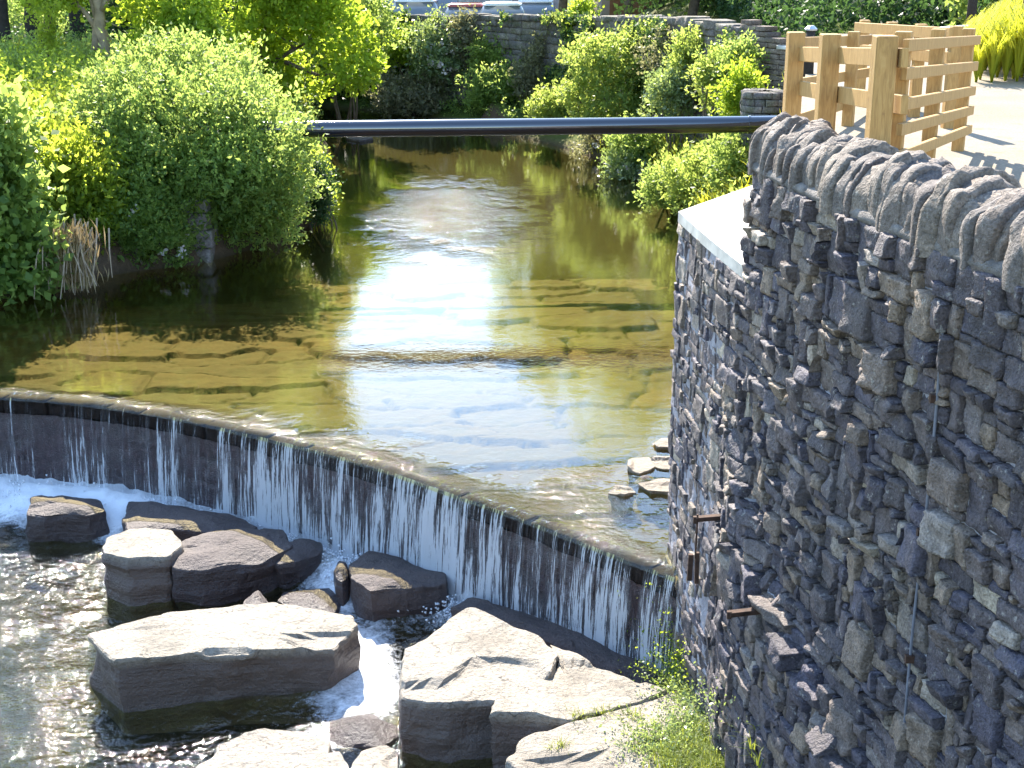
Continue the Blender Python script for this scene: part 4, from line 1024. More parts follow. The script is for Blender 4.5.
def scatter(n, x0, x1, y0, y1, cond, rs):
    x = rs.uniform(x0, x1, n); y = rs.uniform(y0, y1, n); k = cond(x, y); x, y = x[k], y[k]; return np.stack([x, y, hz(x, y)-.02], 1)
P = scatter(90000, -24, -3.8, 20, 42, lambda x, y: (sdist(x, y, riverU) > .25) & (fbm(np.stack([x*.7, y*.7, 0*x], -1), 2, 3) > -.35) & (x > -24), rs)
blades('meadow_grass', 'tall sunlit grass covering the left bank and meadow', P, .42, .014, 'grass', rs)
# leafy undergrowth
def undergrowth(name, label, P, hgt, size, mat, rs, per=16):
    n = len(P); h = hgt*rs.uniform(.3, 1.2, n)*(1+.5*fbm(P*1.1, 2, 7)); t = rs.uniform(.1, 1, (n, per))
    ln = rs.normal(0, .22, (n, 2)); Q = np.repeat(P[:, None, :], per, 1); Q[:, :, 2] += t*h[:, None]; Q[:, :, 0] += t*ln[:, :1]; Q[:, :, 1] += t*ln[:, 1:]
    Q = Q.reshape(-1, 3)+rs.normal(0, size*.6, (n*per, 3)); o = leafobj(name, leafquads(Q, size, rs, .3, .5), M[mat]); tag(o, label, 'undergrowth', kind='stuff'); return o
P = scatter(5200, -15, -4.0, 19.5, 30, lambda x, y: (sdist(x, y, riverU) > .1), rs)
undergrowth('undergrowth', 'dense bright weeds and nettles over the left bank', P, .75, .085, 'leaf_lime', rs, 16)
P = scatter(2600, -20, -4.5, 28, 38, lambda x, y: (sdist(x, y, riverU) > .3), rs)
undergrowth('meadow_weeds', 'shaded green weeds in the meadow before the tree trunks', P, .6, .10, 'leaf', rs, 14)
P = scatter(11000, -12, 7, 14, 48, lambda x, y: (sdist(x, y, riverU) > .05) & (sdist(x, y, behind) > .25) & (sdist(x, y, path_poly) > .05) & (x > -5.5+.0*y) & ((y > 38) | (x > 2)), rs)
undergrowth('bank_plants', 'mixed low plants along the water on the right bank', P, .6, .085, 'leaf', rs, 16)
P = scatter(1600, 2, 6.5, 22, 34, lambda x, y: (sdist(x, y, riverU) > .1) & (sdist(x, y, behind) > .2) & (sdist(x, y, path_poly) > .05), rs)
blades('bank_grass', 'coarse bright grass on the right bank slope', np.repeat(P, 6, 0)+rs.normal(0, .06, (len(P)*6, 3))*np.array([1, 1, 0]), .6, .014, 'grass_yellow', rs, .6)
P = scatter(11000, 5.6, 26, 27.6, 46, lambda x, y: (y > 27.7) & (sdist(x, y, path_poly) > .3) & (x > 5.6+.0*y), rs)
undergrowth('wood_understorey', 'dark leafy understorey under the trees behind the path', P, 1.5, .14, 'leaf_dark', rs, 14)
P = scatter(3000, -26, -6, 38, 47, lambda x, y: (sdist(x, y, riverU) > .3), rs)
undergrowth('back_undergrowth', 'dark leafy undergrowth below the shaded trees at the back left', P, 1.0, .13, 'leaf_dark', rs, 14)
# bare earth, roots and dry grass hanging on the left bank
rs = RS(12)
c = at(72, 262, .5)
b = MB()
for k in range(26):
    p0 = np.array([c[0]+np.clip(rs.normal(0, .25), -.5, .5), c[1]+.35+rs.normal(0, .1), rs.uniform(.8, 1.15)]); e = np.array([p0[0]+rs.normal(0, .1), c[1]-.15+rs.normal(0, .1), rs.uniform(.02, .4)])
    b.tube([p0, (p0+e)/2+np.array([rs.normal(0, .06), -.14, .08]), e], [.014, .011, .006], 5)
rt = b.build('exposed_roots', M['bark_pale']); tag(rt, 'tangle of pale roots hanging over the bare earth bank', 'roots')
n = 900; P = np.stack([c[0]+rs.normal(0, .16, n), c[1]+rs.normal(.05, .08, n), rs.uniform(.15, 1.0, n)], 1)
D = np.tile(np.array([[.12, -.35, -1.0]]), (n, 1)); V = leafquads(P, .26, rs, 0, .06, D*2.5)
tag(leafobj('dry_grass_tuft', V, M['dry_grass']), 'straw-coloured dry grass hanging down the earth bank', 'grass tuft')
# stone pier remnant in the left bank
rs = RS(14); pr_ = empty('stone_pier', 'old squared stone pier half hidden under the big bush', 'pier', (-4.9, 22.0, 0))
q = at(200, 262, 0)
for k, (z0, z1) in enumerate([(-.3, .22), (.23, .52), (.53, .80), (.81, 1.02)]):
    jx = rs.uniform(-.03, .03)
    def pm(S, n_, Z_, jx=jx): return np.stack([q[0]-.22+jx+S, q[1]+.0-n_, Z_+0*S], -1)
    v, f_ = stone_block(pm, 0, .42, z0, z1, .05, rs, .012, -.5, 6, 5, k, .08); setpar(meshobj('block', v, f_, M['far_stone']), pr_)
# trees
def tree(name, label, base, pts, r0, r1, mat, limbs, lobes, lmat, n, size, seed, group=None, per=9, spr=.4, ar=.55, inner=.3, rag=.35):
    rs = RS(seed); o = empty(name, label, 'tree', tuple(base), group)
    b = MB(); P, _ = resample(pts, .35); P = P+np.c_[rs.normal(0, .02, (len(P), 2)), np.zeros(len(P))]
    rr = np.linspace(r0, r1, len(P)); rr[0] *= 1.35; rr[1:2] *= 1.1
    b.tube(P, rr, 12, wob=r0*.25, seed=seed); setpar(b.build('trunk', M[mat], smooth_=True), o)
    if limbs:
        b = MB()
        for a, e, r in limbs:
            a = np.array(a, float); e = np.array(e, float); m = (a+e)/2+rs.normal(0, .12, 3)*np.linalg.norm(e-a)*.4
            b.tube([a, (a+m)/2, m, (m+e)/2+rs.normal(0, .05, 3), e], [r, r*.85, r*.65, r*.45, r*.2], 7)
            for k in range(3):
                f_ = m+(e-m)*rs.uniform(0, 1); g_ = f_+rs.normal(0, .3, 3)*np.linalg.norm(e-a)*.6; b.tube([f_, (f_+g_)/2+rs.normal(0, .04, 3), g_], [r*.4, r*.25, r*.1], 5)
        setpar(b.build('limb', M[mat], smooth_=True), o)
    setpar(leafobj('crown', foliage(lobes, n, size, rs, per, spr, .1, inner, rag, ar), M[lmat]), o); return o
# yellow maple leaning over the water
g = atY(252, 118, 36.0); gb = float(hz(g[0]-1, 36.0))
bp = np.array([g[0]-.7, 36.3, gb-.1])
j1 = atY(262, 70, 36.3); j2 = atY(300, 45, 36.1)
tree('maple_tree', 'yellow-leaved tree arching over the left side of the river', bp, [bp, atY(246, 100, 36.3), j1, atY(268, 20, 36.5), atY(270, -60, 36.7)], .19, .06, 'bark',
     [(j1, atY(312, 38, 35.7), .08), (atY(285, 62, 36.0), atY(340, 75, 35.5), .06), (j1, atY(235, 20, 36.0), .06), (atY(268, 20, 36.5), atY(330, -36.5, 36.0), .06), (atY(268, 20, 36.5), atY(220, -60, 36.5), .05), (atY(270, -60, 36.7), atY(300, -130, 36.5), .05)],
     [(*atY(a, b_, Yq), rx*1.15, 1.0, rz*1.15) for a, b_, Yq, rx, rz in ((290,15,36.1,.85,.55), (340,36.5,35.9,.7,.55), (355,70,35.7,.5,.35), (250,40,36.3,.6,.5), (300,85,35.9,.55,.25), (275,62,36.7,.5,.3), (300,-20,36.1,1.0,.8), (260,-40,36.5,1.1,.9), (270,-100,36.1,1.2,.9), (235,-110,36.5,1.1,.9), (290,-170,36.7,.9,.8), (285,-65,36.1,.6,.5))],
     'leaf_yellow', 34000, .12, 31, per=8, spr=.4, ar=.8, inner=.3)
# pale multi-stemmed tree on the left
g = at(106, 74, 1.9); Yt = 31.5; gb = atY(106, 62, Yt)
tree('pale_trunk_tree', 'pale-barked tree with several upswept stems behind the bushes on the left', (gb[0], Yt, gb[2]-.7), [(gb[0]+.05, Yt, gb[2]-.9), atY(104, 40, Yt), atY(98, 10, Yt), atY(96, -40, Yt)], .17, .10, 'bark_pale',
     [(atY(96, 50, Yt), atY(82, -30, Yt), .10), (atY(98, 30, Yt), atY(70, -10, Yt), .07), (atY(100, 12, Yt), atY(122, -40, Yt), .08), (atY(98, 0, Yt), atY(150, -60, Yt), .06), (atY(96, -40, Yt), atY(100, -160, Yt), .1), (atY(84, -10, Yt), atY(40, -120, Yt), .07)],
     [(*atY(a, b_, Yt), rx, 1.0, rz) for a, b_, rx, rz in ((60,-90,1.4,1.2), (140,-80,1.5,1.2), (190,0,.8,.35), (150,8,.7,.22), (100,-170,1.6,1.3), (60,-5,.6,.25), (30,-40,1,.6), (200,-120,1.3,1.3))],
     'leaf_yellow', 26000, .11, 33, ar=.7)
# dark trunks behind
for k, (px_, w, Yt, lab) in enumerate([(3, .20, 37, 'dark trunk at the very left edge, foremost of the shaded row'), (33, .20, 38, 'grey-brown trunk second from the left in the shaded row'), (51, .16, 40, 'black trunk just right of the grey-brown trunk'), (78, .22, 39, 'dark thick trunk next to the pale-barked tree'), (-60, .2, 36, 'dark trunk beyond the left edge of the picture, seen only in part')][:4]):
    p0 = atY(px_, 45, Yt); gz = float(hz(p0[0], Yt)); p1 = (p0[0]+.1, Yt, 6.5)
    tree('shaded_tree', lab+', under the wood', (p0[0], Yt, gz), [(p0[0], Yt, gz-.2), (p0[0]+.04, Yt, 3.0), p1, (p0[0], Yt, 9)], w, w*.5, 'bark_dark',
         [((p0[0], Yt, 5), (p0[0]+1.5, Yt-.4, 7), .07), ((p0[0], Yt, 5.4), (p0[0]-1.5, Yt+.3, 7.5), .07)],
         [(p0[0]+dx, Yt+dy, zc, 1.7, 1.6, 1.3) for dx, dy, zc in ((0, 0, 8.8), (1.2, -.5, 7.3), (-1.3, .4, 7.4), (.3, .9, 6.6), (0, -.8, 10))], 'leaf', 13000, .17, 50+k, 'shaded trees at the back left')
# yellow understorey shrub near maple, sapling
shrub('sunlit yellow shrub between the pale-barked tree and the arching tree', 182, 38, 30.5, .9, .55, 'leaf_yellow', 9000, .09, 41, lobes=[(165,40,30.5,.5,.5,.35), (195,30,30.5,.55,.5,.4), (215,48,30.2,.4,.4,.3), (180,15,30.8,.5,.5,.3), (150,52,30.2,.4,.4,.25)], ar=.7)
shrub('thin leafy sapling standing in the grass before the black trunk', 48, 38, 30, .25, .5, 'leaf_lime', 1500, .08, 42, lobes=[(46,25,30,.18,.2,.3), (50,42,30,.2,.2,.25), (54,15,30,.12,.15,.2)], nst=3, cat='sapling', name='sapling')
# mass of foliage behind left (individual shrubs)
for k, (px_, py_, Yd, rx, rz, mt, lab) in enumerate([
    (140, 15, 41, 2.0, 1.5, 'leaf_dark', 'dark bush behind the pale-barked tree'),
    (210, 20, 40, 1.6, 1.5, 'leaf_dark', 'dark bush in the shade left of the arching yellow tree'),
    (345, 30, 40, 1.4, 1.6, 'leaf', 'green tree-like bush behind the arching yellow tree, near the far wall'),
    (375, 60, 45.0, 1.0, 1.6, 'leaf', 'tall green bush at the left end of the far wall'),
    (20, 12, 46, 3.0, 2.0, 'leaf', 'distant green bush seen between the shaded trunks at the left'),
    (280, 60, 44, 2.4, 2.2, 'leaf_dark', 'big dark bush deep behind the arching yellow tree')]):
    shrub(lab, px_, py_, Yd, rx, rz, mt, 13000, .13, 60+k, group='bushes at the back of the left bank', spr=.4)
# far wall and right bank plants
WP = 'plants growing on and under the far retaining wall'
specs = [
 (412, 96, 42.5, 1.0, .55, 'leaf_grey', 7000, 'grey-green mound of leaves low under the far wall', 0),
 (440, 52, 42.6, .75, .95, 'leaf_pale', 7000, 'pale blossoming bush against the far wall', 900),
 (405, 46, 43.3, .7, .5, 'leaf_yellow', 3500, 'yellowish climber at the left of the far wall', 0),
 (470, 40, 42.2, .45, .6, 'leaf_grey', 2500, 'thin greyish bush high on the far wall', 0),
 (486, 55, 41.6, .35, .6, 'leaf_soft', 2500, 'slender bright plant in the middle of the far wall', 0),
 (512, 62, 41.3, .5, .5, 'leaf', 3000, 'green plant hanging in the middle of the far wall', 0),
 (500, 92, 40.6, .8, .5, 'leaf', 5000, 'dark green mass under the far wall in midstream view', 0),
 (538, 82, 39.8, .55, .65, 'leaf_grey', 4500, 'brownish grey bush below the far wall', 0),
 (545, 60, 39.8, .4, .5, 'leaf_grey', 2500, 'dusty bush halfway up the far wall', 0),
 (560, 108, 37.5, .7, .45, 'leaf_soft', 4500, 'lime green low bush left of the bright ash sapling', 0),
 (583, 18, 38.2, .28, .4, 'leaf_yellow', 1600, 'yellow-green tuft growing out of the wall top', 0),
 (665, 60, 32.5, .5, .5, 'leaf_grey', 3000, 'brown-tinged bush right of the bright ash sapling', 0),
 (690, 62, 30.5, .35, .5, 'leaf_soft', 3000, 'bright fern-like plant on the right of the far wall', 0),
 (672, 95, 30.5, .45, .45, 'leaf_pale', 3500, 'pale leafy plant under the fern-like plant', 0),
 (714, 78, 28.4, .35, .45, 'leaf_soft', 3500, 'lime plant on the bank before the stepped wall', 0),
 (738, 70, 27.8, .3, .5, 'leaf', 2800, 'upright green plant against the stepped wall', 0),
 (742, 92, 26.2, .3, .4, 'leaf_yellow', 3200, 'yellow-green plant just left of the wall stump', 0),
 (600, 150, 34.5, .55, .35, 'leaf_grey', 4500, 'grey-leaved bush overhanging the water under the pipe', 200),
 (640, 150, 31.2, .6, .5, 'leaf', 6000, 'green bush above the water right of the grey-leaved bush', 150),
 (625, 172, 30.8, .4, .3, 'leaf_pale', 3000, 'small pale bush trailing in the water beyond the wall', 250),
 (700, 178, 26.2, .65, .45, 'leaf_soft', 9000, 'feathery bright green bush beside the wall corner', 0),
 (668, 188, 27.3, .4, .35, 'leaf', 5000, 'green bush at the water edge left of the feathery bush', 0),
 (735, 165, 25.0, .4, .5, 'leaf', 4500, 'shaded bush tucked behind the end of the coping', 0)]
for k, (px_, py_, Yd, rx, rz, mt, n_, lab, bl) in enumerate(specs):
    shrub(lab, px_, py_, Yd, rx*1.25, rz*1.35, mt, int(n_*1.5), .095 if Yd > 35 else .075, 100+k, group=WP, blossom=bl, spr=.3, nst=4, rag=.85)
rs = RS(150)
nI = 17000; S_ = rs.uniform(fs[-1]*.35, fs[-1], nI); Zi = rs.uniform(.2, 3.2, nI)
msk = vnoise(np.stack([S_*.55, Zi*.5, 0*S_], -1), 12)+.5*vnoise(np.stack([S_*2, Zi*1.4, 0*S_], -1), 13) > -.12-.25*(1.8-Zi)/1.8
S_, Zi = S_[msk], Zi[msk]; Zi = np.minimum(Zi, np.interp(np.interp(S_, fs, FWs[:, 1]), [28.6, 31, 36, 42, 46, 60], [3.19, 3.24, 3.07, 2.78, 2.59, 2.4])+.1)
PI = fmap(S_, .08+.12*rs.rand(len(S_)), Zi); PI = np.repeat(PI, 8, 0)+rs.normal(0, .09, (len(S_)*8, 3))
h1 = len(PI)//8*4
tag(leafobj('wall_ivy', leafquads(PI[:h1*1], .10, rs, -.2, .7), M['leaf_dark']), 'dark ivy and creepers spread over the far retaining wall', 'ivy', kind='stuff')
tag(leafobj('wall_creeper', leafquads(PI[h1:], .10, rs, -.2, .6), M['leaf_soft']), 'fresher green creepers hanging on the far retaining wall', 'creeper', kind='stuff')
# bright ash sapling
rs = RS(200); c = atY(615, 75, 34.0)
ash = shrub('bright green ash sapling with layered leaves in front of the far wall', 615, 78, 34.0, 1.2, 1.1, 'leaf_soft', 15000, .10, 201, group='saplings in front of the far wall', name='ash_sapling', cat='sapling',
      lobes=[(a, b_, Yd, rx, .6, rz) for a, b_, Yd, rx, rz in ((605,42,34,.55,.18), (640,40,34,.4,.2), (585,58,34,.5,.16), (625,60,33.6,.6,.2), (655,58,34,.45,.2), (600,78,33.8,.6,.2), (640,82,33.6,.6,.2), (575,92,34.2,.4,.16), (615,102,33.5,.6,.22), (655,100,33.4,.4,.25), (630,122,33.2,.5,.2), (585,112,33.8,.4,.18))], spr=.3, upb=.0, inner=.3, rag=.25, nst=12)
# yellow bush at the right edge (long drooping grass-like leaves)
yb = empty('yellow_shrub', 'bright yellow-green arching shrub at the right edge of the path', 'bush', (6.6, 18.7, PATH_Z))
rs = RS(71); V = []
for k in range(120):
    px_ = 975+130*rs.rand()**.9; dd = rs.uniform(17.3, 21.5); x = (px_-512)/F*dd*.98; hh = .75+.6*min(1, (px_-970)/50)
    n = 90; a = rs.uniform(0, 2*pi, n); l = rs.uniform(.25, .8, n)*hh
    for t0, t1 in ((0, .35), (.35, .7), (.7, 1.0)):
        def pp(t): return np.stack([x+np.cos(a)*l*t*.55, dd+np.sin(a)*l*t*.55, PATH_Z+hh*.95*(t*1.9-t*t*1.45)*(.6+.5*(l/l.max()))], 1)
        w = .013*(1.1-t1); s_ = np.stack([-np.sin(a), np.cos(a), 0*a], 1)
        p0, p1 = pp(t0), pp(t1); V.append(np.stack([p0-s_*.014*(1.1-t0), p0+s_*.014*(1.1-t0), p1+s_*w, p1-s_*w], 1).reshape(-1, 3))
setpar(leafobj('foliage', np.concatenate(V), M['grass_yellow']), yb)
rs = RS(72)
setpar(stems((6.9, 19.0, PATH_Z), [(6.8, 19, 4.2, .8, .8, .4)], rs, 9, .02).build('stem', M['bark'], smooth_=True), yb)
# dark hedge trees behind the path on the right
for k, (px_, Yd, rx, rz, zc, mt, lab) in enumerate([
    (660, 52, 2.2, 2.4, 5.0, 'leaf_dark', 'dark tree behind the far wall, leftmost of the back row on the right'),
    (715, 47, 2.4, 2.2, 4.7, 'leaf_dark', 'dark bluish tree behind the stepped wall'),
    (770, 42, 2.0, 1.9, 4.4, 'leaf_dark', 'dark tree rising behind the first fence post'),
    (800, 36, 1.6, 1.3, 4.0, 'leaf', 'mid-green bush rising between the first two fence posts'),
    (860, 38, 2.0, 2.0, 4.5, 'leaf_lime', 'brighter green tree behind the corner fence post'),
    (910, 34, 1.7, 1.9, 4.4, 'leaf_dark', 'dark tree behind the slatted panel'),
    (965, 31, 1.6, 1.8, 4.3, 'leaf_dark', 'dark tree behind the lamp post'),
    (1015, 27, 1.5, 1.5, 4.6, 'leaf', 'green tree at the top right corner above the yellow shrub'),
    (835, 46, 2.4, 2.4, 5.0, 'leaf_dark', 'deep shaded tree farthest back behind the fence'),
    (1060, 25, 1.8, 2.2, 5.0, 'leaf_dark', 'dark tree beyond the right edge above the yellow shrub')]):
    x = (px_-512)/F*Yd*.98
    gz = float(hz(x, Yd)); 
    tree('background_tree', lab, (x, Yd, gz), [(x, Yd, gz-.3), (x+.1, Yd, zc), (x, Yd, zc+rz*1.2)], .14, .05, 'bark_dark', [((x, Yd, zc-.8), (x+rx*.6, Yd-.4, zc+.4), .06), ((x, Yd, zc-.6), (x-rx*.6, Yd+.2, zc+.6), .06)],
         [(x, Yd, zc, rx*.8, rx*.7, rz*.8)]+[(x+dx*rx*.55, Yd+dy*rx*.5, zc+dz*rz*.5, rx*.5, rx*.5, rz*.45) for dx, dy, dz in ((1,0,0),(-1,.2,.1),(.3,-1,-.6),(-.4,-.9,.5),(.5,.3,1),(-.5,-.6,-1),(.8,-.7,-.9))], mt, 12000, .14, 300+k, 'trees behind the path')
# tall trees standing behind the far wall (mostly above the frame; the water mirrors them)
for k, (px_, Yd, zt, rx, mt, lab) in enumerate([
    (560, 47, 10.0, 2.0, 'leaf_lime', 'tall bright tree behind the far wall left of the brown gates'),
    (625, 45, 11.5, 2.4, 'leaf_lime', 'tallest bright tree behind the far wall by the brown gates'),
    (690, 41, 9.0, 2.2, 'leaf', 'tall green tree over the right end of the far wall'),
    (265, 50, 10.5, 2.0, 'leaf_lime', 'tall tree at the left end of the parked cars')]):
    x = (px_-512)/F*Yd*.98; gz = float(hz(x, Yd))
    lobes = [(x+dx*rx, Yd+dy*rx, zt-dz*rx, rx*.62, rx*.62, rx*.5) for dx, dy, dz in ((0,0,.4),(.55,0,1.1),(-.6,.1,1.2),(.1,-.5,1.5),(.6,.1,2.0),(-.5,-.2,2.1),(0,.3,1.9))]
    tree('tall_tree', lab, (x, Yd, gz), [(x, Yd, gz-.2), (x+.1, Yd, gz+2.5), (x, Yd, zt-rx)], .17, .06, 'bark', [((x, Yd, gz+2.6), (x+rx*.6, Yd, zt-rx*1.6), .07), ((x, Yd, gz+3), (x-rx*.6, Yd, zt-rx*1.5), .07)], lobes, mt, 16000, .15, 400+k, 'tall trees behind the far wall', inner=.4)
# grass and weeds at the foot of the near wall
rs = RS(90)
def ptpx(pts, n, sd, zfun):
    P = []
    for k in range(n):
        px_, py_, s_ = pts[rs.randint(len(pts))]; P.append(zfun(px_+rs.normal(0, s_), py_+rs.normal(0, s_*.6)))
    return np.array(P)
def gp(px_, py_):
    z = -.5
    for _ in range(6): p = at(px_, py_, z); z = float(hz(p[0], p[1]))
    p = at(px_, py_, max(z, -.755)); return p+np.array([0, 0, -.01])
P = ptpx([(740,750,16), (700,758,16), (755,735,8), (720,740,14), (752,762,10), (690,765,14), (720,760,12), (745,745,8)], 7000, 1, gp)
blades('wall_foot_grass', 'bright green grass growing at the foot of the near wall', P, .12, .005, 'grass', rs, .9)
P = ptpx([(690,690,8), (715,705,9), (700,720,12), (680,735,12), (735,722,8), (660,745,10), (725,735,10), (705,750,12)], 1500, 1, gp)
undergrowth('wall_foot_weeds', 'small pale weeds in the stones beside the near wall', P, .10, .024, 'leaf_pale', rs, 9)
for k, (px_, py_, lab) in enumerate([(578, 722, 'grass tuft in the crack left of the lowest pale slab'), (632, 722, 'upright grass tuft on the lowest pale slab'), (560, 752, 'short grass tuft at the bottom edge on the pale slab'), (603, 718, 'sparse grass tuft on the crack above the lowest pale slab'), (640, 752, 'leafy grass tuft near the bottom edge left of the wall grass')]):
    p = at(px_, py_, -.80); P = np.tile(p, (120, 1))+np.clip(rs.normal(0, .03, (120, 3)), -.06, .06)*np.array([1.3, 1, .0]); P[:, 2] = -.82
    o = blades('grass_tuft', None, P, .12, .0045, 'grass', rs, .7); tag(o, lab, 'grass tuft', 'grass tufts on the pale slabs')
# moss and trailing plants on the wall base near the weir
P = []
for k in range(500):
    s = rs.uniform(.42, 1.1); z = -1.0+abs(rs.normal(0, .28)); P.append(wmap(s, .03+abs(rs.normal(0, .02)), z))
undergrowth('wall_moss', 'yellow moss and trailing weeds on the wall beside the weir', np.array(P), .07, .022, 'leaf_yellow', rs, 6)

# ------------------------------------------------------------------ cars and houses beyond the far wall
def car(label, px_, Yd, mat, wd=1.75, ht=1.5, van=False, scale=1.0):
    x = (px_-512)/F*Yd*.985; z0 = 1.47-(.15 if van else 0); o = empty('parked_car', label, 'car', (x, Yd, z0), 'cars parked beyond the far wall')
    def prof(sec):  # sections along y: (y, half width bottom, half width top, z bottom, z top)
        b = MB(); V = []
        for y, w0, w1, za, zb in sec:
            V += [(-w0, y, za), (-w0*1.02, y, (za+zb)/2), (-w1, y, zb-.04), (-w1+.08, y, zb), (w1-.08, y, zb), (w1, y, zb-.04), (w0*1.02, y, (za+zb)/2), (w0, y, za)]
        Fc = []
        for k in range(len(sec)-1):
            for j in range(8): Fc.append((k*8+j, k*8+(j+1) % 8, k*8+8+(j+1) % 8, k*8+8+j))
        Fc += [tuple(range(7, -1, -1)), tuple(range((len(sec)-1)*8, len(sec)*8))]; b.add(V, Fc); return b
    w = wd/2
    body = prof([(0, w*.86, w*.8, .28, .62), (.12, w*.97, w*.9, .22, .74), (1.0, w, w*.95, .2, .9), (3.4, w, w*.95, .2, .95), (4.1, w*.97, w*.9, .22, .9), (4.2, w*.85, w*.8, .3, .75)]).build('body', M[mat], o, True)
    y0, y1 = (.7, 4.05) if van else (1.0, 3.7)
    prof([(y0, w*.9, w*.85, .88, .92), (y0+.55, w*.88, w*.74, .88, ht-.06), (y1-.7, w*.88, w*.74, .88, ht-.05), (y1, w*.86, w*.8, .88, .95)]).build('windows', M['glass'], o, True)
    prof([(y0+.5, w*.70, w*.68, ht-.07, ht), (y0+1.1, w*.76, w*.74, ht-.07, ht+.03), (y1-.7, w*.74, w*.72, ht-.07, ht)]).build('roof', M[mat], o, True)
    for sx in (-1, 1):
        for yy in (.8, 3.3):
            b = MB(); b.tube([(sx*(w-.2), yy, .3), (sx*(w+.01), yy, .3)], .3, 16); wh = b.build('wheel', M['tyre'], o)
            b = MB(); b.tube([(sx*(w-.1), yy, .3), (sx*(w+.02), yy, .3)], .17, 12); b.build('rim', M['galv'], wh)
        b = MB(); b.box((sx*w*.7-.14, -.0, .55), (sx*w*.7+.14, .1, .68)); b.build('headlight', M['lamp_lens'], o)
        b = MB(); b.box((sx*(w+.02)-.07, 1.3, .92), (sx*(w+.02)+.07, 1.42, 1.05)); b.build('mirror', M[mat], o)
    return o
car('white van parked behind the far wall, leftmost of the parked vehicles', 414, 48.5, 'car_white', 1.9, 1.72, True)
car('dull red car with a pale roof parked between the van and the white hatchback', 465, 48.0, 'car_red', 1.7, 1.42)
car('white hatchback parked in front of the grey house', 502, 47.0, 'car_white', 1.75, 1.5)
car('low white car parked right of the white hatchback', 536, 52.0, 'car_white', 1.7, 1.40)
car('blue car just behind the white van', 438, 53.5, 'car_blue', 1.75, 1.62)
def house(label, x0, x1, Yd, z0, ze, zr, mat, wins, doors, depth=7):
    o = empty('terraced_house', label, 'house', ((x0+x1)/2, Yd, z0), 'houses beyond the parked cars')
    b = MB(); b.box((x0, Yd, z0-.3), (x1, Yd+depth, ze)); setpar(b.build('wall', M[mat]), o)
    b = MB(); ym = Yd+depth/2; V = [(x0-.1, Yd-.35, ze-.05), (x1+.1, Yd-.35, ze-.05), (x1+.1, ym, zr), (x0-.1, ym, zr), (x0-.1, Yd+depth+.35, ze-.05), (x1+.1, Yd+depth+.35, ze-.05),
        (x0-.1, Yd-.35, ze-.17), (x1+.1, Yd-.35, ze-.17), (x0-.1, Yd+depth+.35, ze-.17), (x1+.1, Yd+depth+.35, ze-.17)]
    b.add(V, [(0, 1, 2, 3), (3, 2, 5, 4), (6, 7, 1, 0), (4, 5, 9, 8), (6, 0, 3, 4, 8), (7, 9, 5, 2, 1), (6, 8, 9, 7)]); rf = b.build('roof', M['slate']); setpar(rf, o)
    xc = x1-1.2 if x1 > 0 else x0+.5
    b = MB(); b.box((xc, ym-.3, zr-.5), (xc+.7, ym+.3, zr+.9)); b.box((xc+.25, ym-.1, zr+.9), (xc+.45, ym+.1, zr+1.2)); c = b.build('chimney', M['brickwork']); c.parent = rf
    for wx, wz, ww, wh in wins:
        b = MB(); f_ = .08
        b.box((wx, Yd-.05, wz), (wx+ww, Yd+.05, wz+f_)); b.box((wx, Yd-.05, wz+wh-f_), (wx+ww, Yd+.05, wz+wh)); b.box((wx, Yd-.05, wz+f_), (wx+f_, Yd+.05, wz+wh-f_)); b.box((wx+ww-f_, Yd-.05, wz+f_), (wx+ww, Yd+.05, wz+wh-f_)); b.box((wx+ww/2-.03, Yd-.05, wz+f_), (wx+ww/2+.03, Yd+.05, wz+wh-f_))
        fr = b.build('window', M['white_paint']); setpar(fr, o)
        b = MB(); b.box((wx+f_*.5, Yd-.02, wz+f_*.5), (wx+ww-f_*.5, Yd+.03, wz+wh-f_*.5)); b.build('pane', M['glass'], fr)
        b = MB(); b.box((wx-.1, Yd-.12, wz-.1), (wx+ww+.1, Yd+.02, wz-.003)); b.build('sill', M['concrete'], fr)
    for dx in doors:
        b = MB(); b.box((dx, Yd-.04, z0), (dx+.9, Yd+.03, z0+2.05)); d_ = b.build('door', M['white_paint']); setpar(d_, o)
        b = MB(); b.box((dx+.78, Yd-.08, z0+1.0), (dx+.84, Yd-.043, z0+1.12)); b.build('handle', M['galv'], d_)
house('grey rendered house with white windows behind the white hatchback', -3.2, 2.0, 59, 1.7, 7.5, 9.0, 'render_grey', [(-2.6, 2.7, 1.2, 1.2), (.3, 2.6, 1.3, 1.3), (-2.6, 5.4, 1.2, 1.2), (-.6, 5.4, .9, 1.2), (.7, 5.4, 1.2, 1.2)], [-.9])
house('bluish grey house behind the white van', -9.6, -3.25, 59.2, 1.7, 7.4, 8.9, 'render_grey', [(-8.8, 2.6, 1.3, 1.3), (-6.8, 2.6, 1.2, 1.3), (-8.8, 5.3, 1.2, 1.2), (-6.6, 5.3, 1.2, 1.2), (-4.6, 5.3, .9, 1.2)], [-4.6])
g = empty('garage', 'low brown garage with timber doors beyond the far wall', 'garage', (5.2, 55, 1.7))
b = MB(); b.box((3.4, 55, 1.4), (7.4, 60, 4.3)); setpar(b.build('wall', M['render_tan']), g)
b = MB(); b.box((3.2, 54.8, 4.3), (7.6, 60.2, 4.45)); setpar(b.build('roof', M['slate']), g)
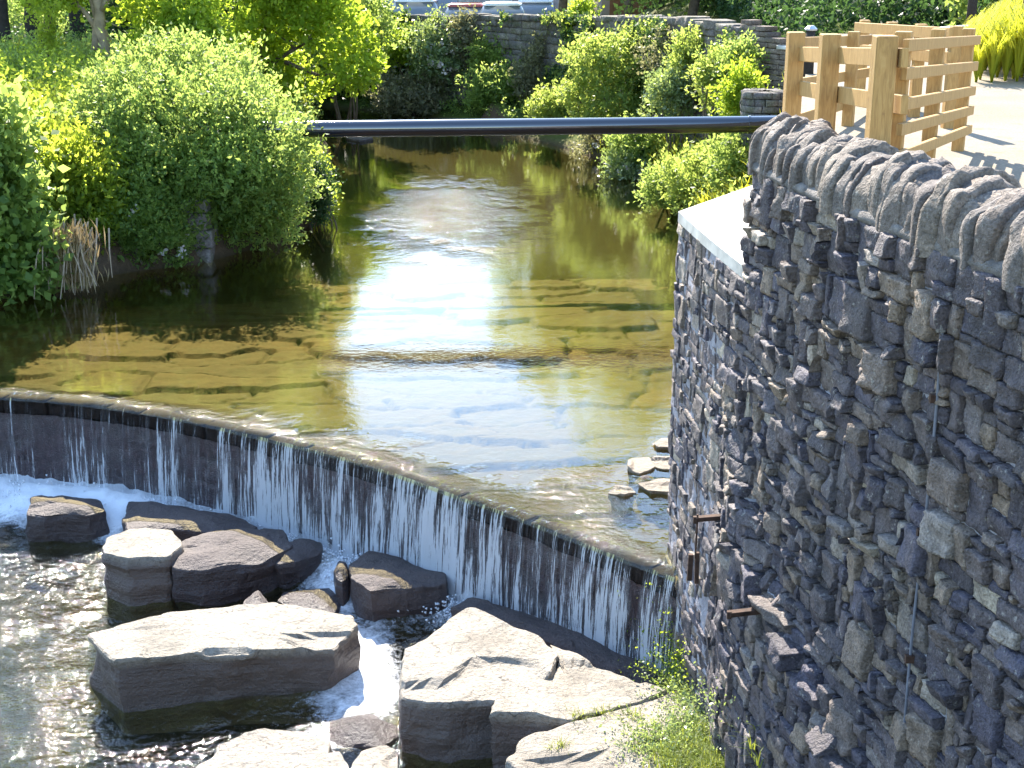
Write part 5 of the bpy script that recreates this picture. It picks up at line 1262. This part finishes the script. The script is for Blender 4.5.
for x in (3.7, 5.55):
    b = MB()
    for k in range(8): b.box((x+k*.2+.004, 54.93, 1.75), (x+k*.2+.196, 54.99, 3.8))
    setpar(b.build('door', M['brown_wood']), g)

# ------------------------------------------------------------------ light, sky, camera
SUN_EL, SUN_AZ = 40, -11      # azimuth measured from +Y, negative towards -X
w = bpy.data.worlds.new("World"); bpy.context.scene.world = w; w.use_nodes = True; nt = w.node_tree
bg = nt.nodes.get('Background') or nt.nodes.new('ShaderNodeBackground')
sky = nt.nodes.new('ShaderNodeTexSky'); sky.sky_type = 'NISHITA'; sky.sun_disc = False; sky.sun_elevation = radians(SUN_EL); sky.sun_rotation = radians(SUN_AZ)
sky.air_density = 1.3; sky.dust_density = .25; sky.ozone_density = 3.0
nt.links.new(sky.outputs[0], bg.inputs[0]); bg.inputs[1].default_value = .15
sd = bpy.data.lights.new('sun', 'SUN'); sd.energy = 5.0; sd.angle = radians(.5); sd.color = (1, .92, .79)
so = bpy.data.objects.new('sun', sd); C.objects.link(so)
import mathutils
tosun = mathutils.Vector((sin(radians(SUN_AZ))*cos(radians(SUN_EL)), cos(radians(SUN_AZ))*cos(radians(SUN_EL)), sin(radians(SUN_EL))))
so.rotation_euler = tosun.to_track_quat('Z', 'Y').to_euler(); so.location = (-5, 20, 30)
cam = bpy.data.cameras.new('camera'); co = bpy.data.objects.new('camera', cam); C.objects.link(co)
co.location = (0, 0, EYE); co.rotation_euler = (pi/2-TH, 0, 0); cam.sensor_width = 36; cam.lens = F/1024*36; cam.clip_end = 1500; cam.clip_start = .1
sc = bpy.context.scene; sc.camera = co
sc.view_settings.view_transform = 'Standard'; sc.view_settings.look = 'None'; sc.view_settings.gamma = 1; sc.view_settings.exposure = 1.95
sc.render.engine = 'CYCLES'
cy = sc.cycles; cy.max_bounces = 8; cy.transparent_max_bounces = 16; cy.diffuse_bounces = 3; cy.glossy_bounces = 4; cy.transmission_bounces = 4
cy.use_denoising = True; cy.sample_clamp_indirect = 8
try: cy.denoiser = 'OPENIMAGEDENOISE'
except Exception: pass
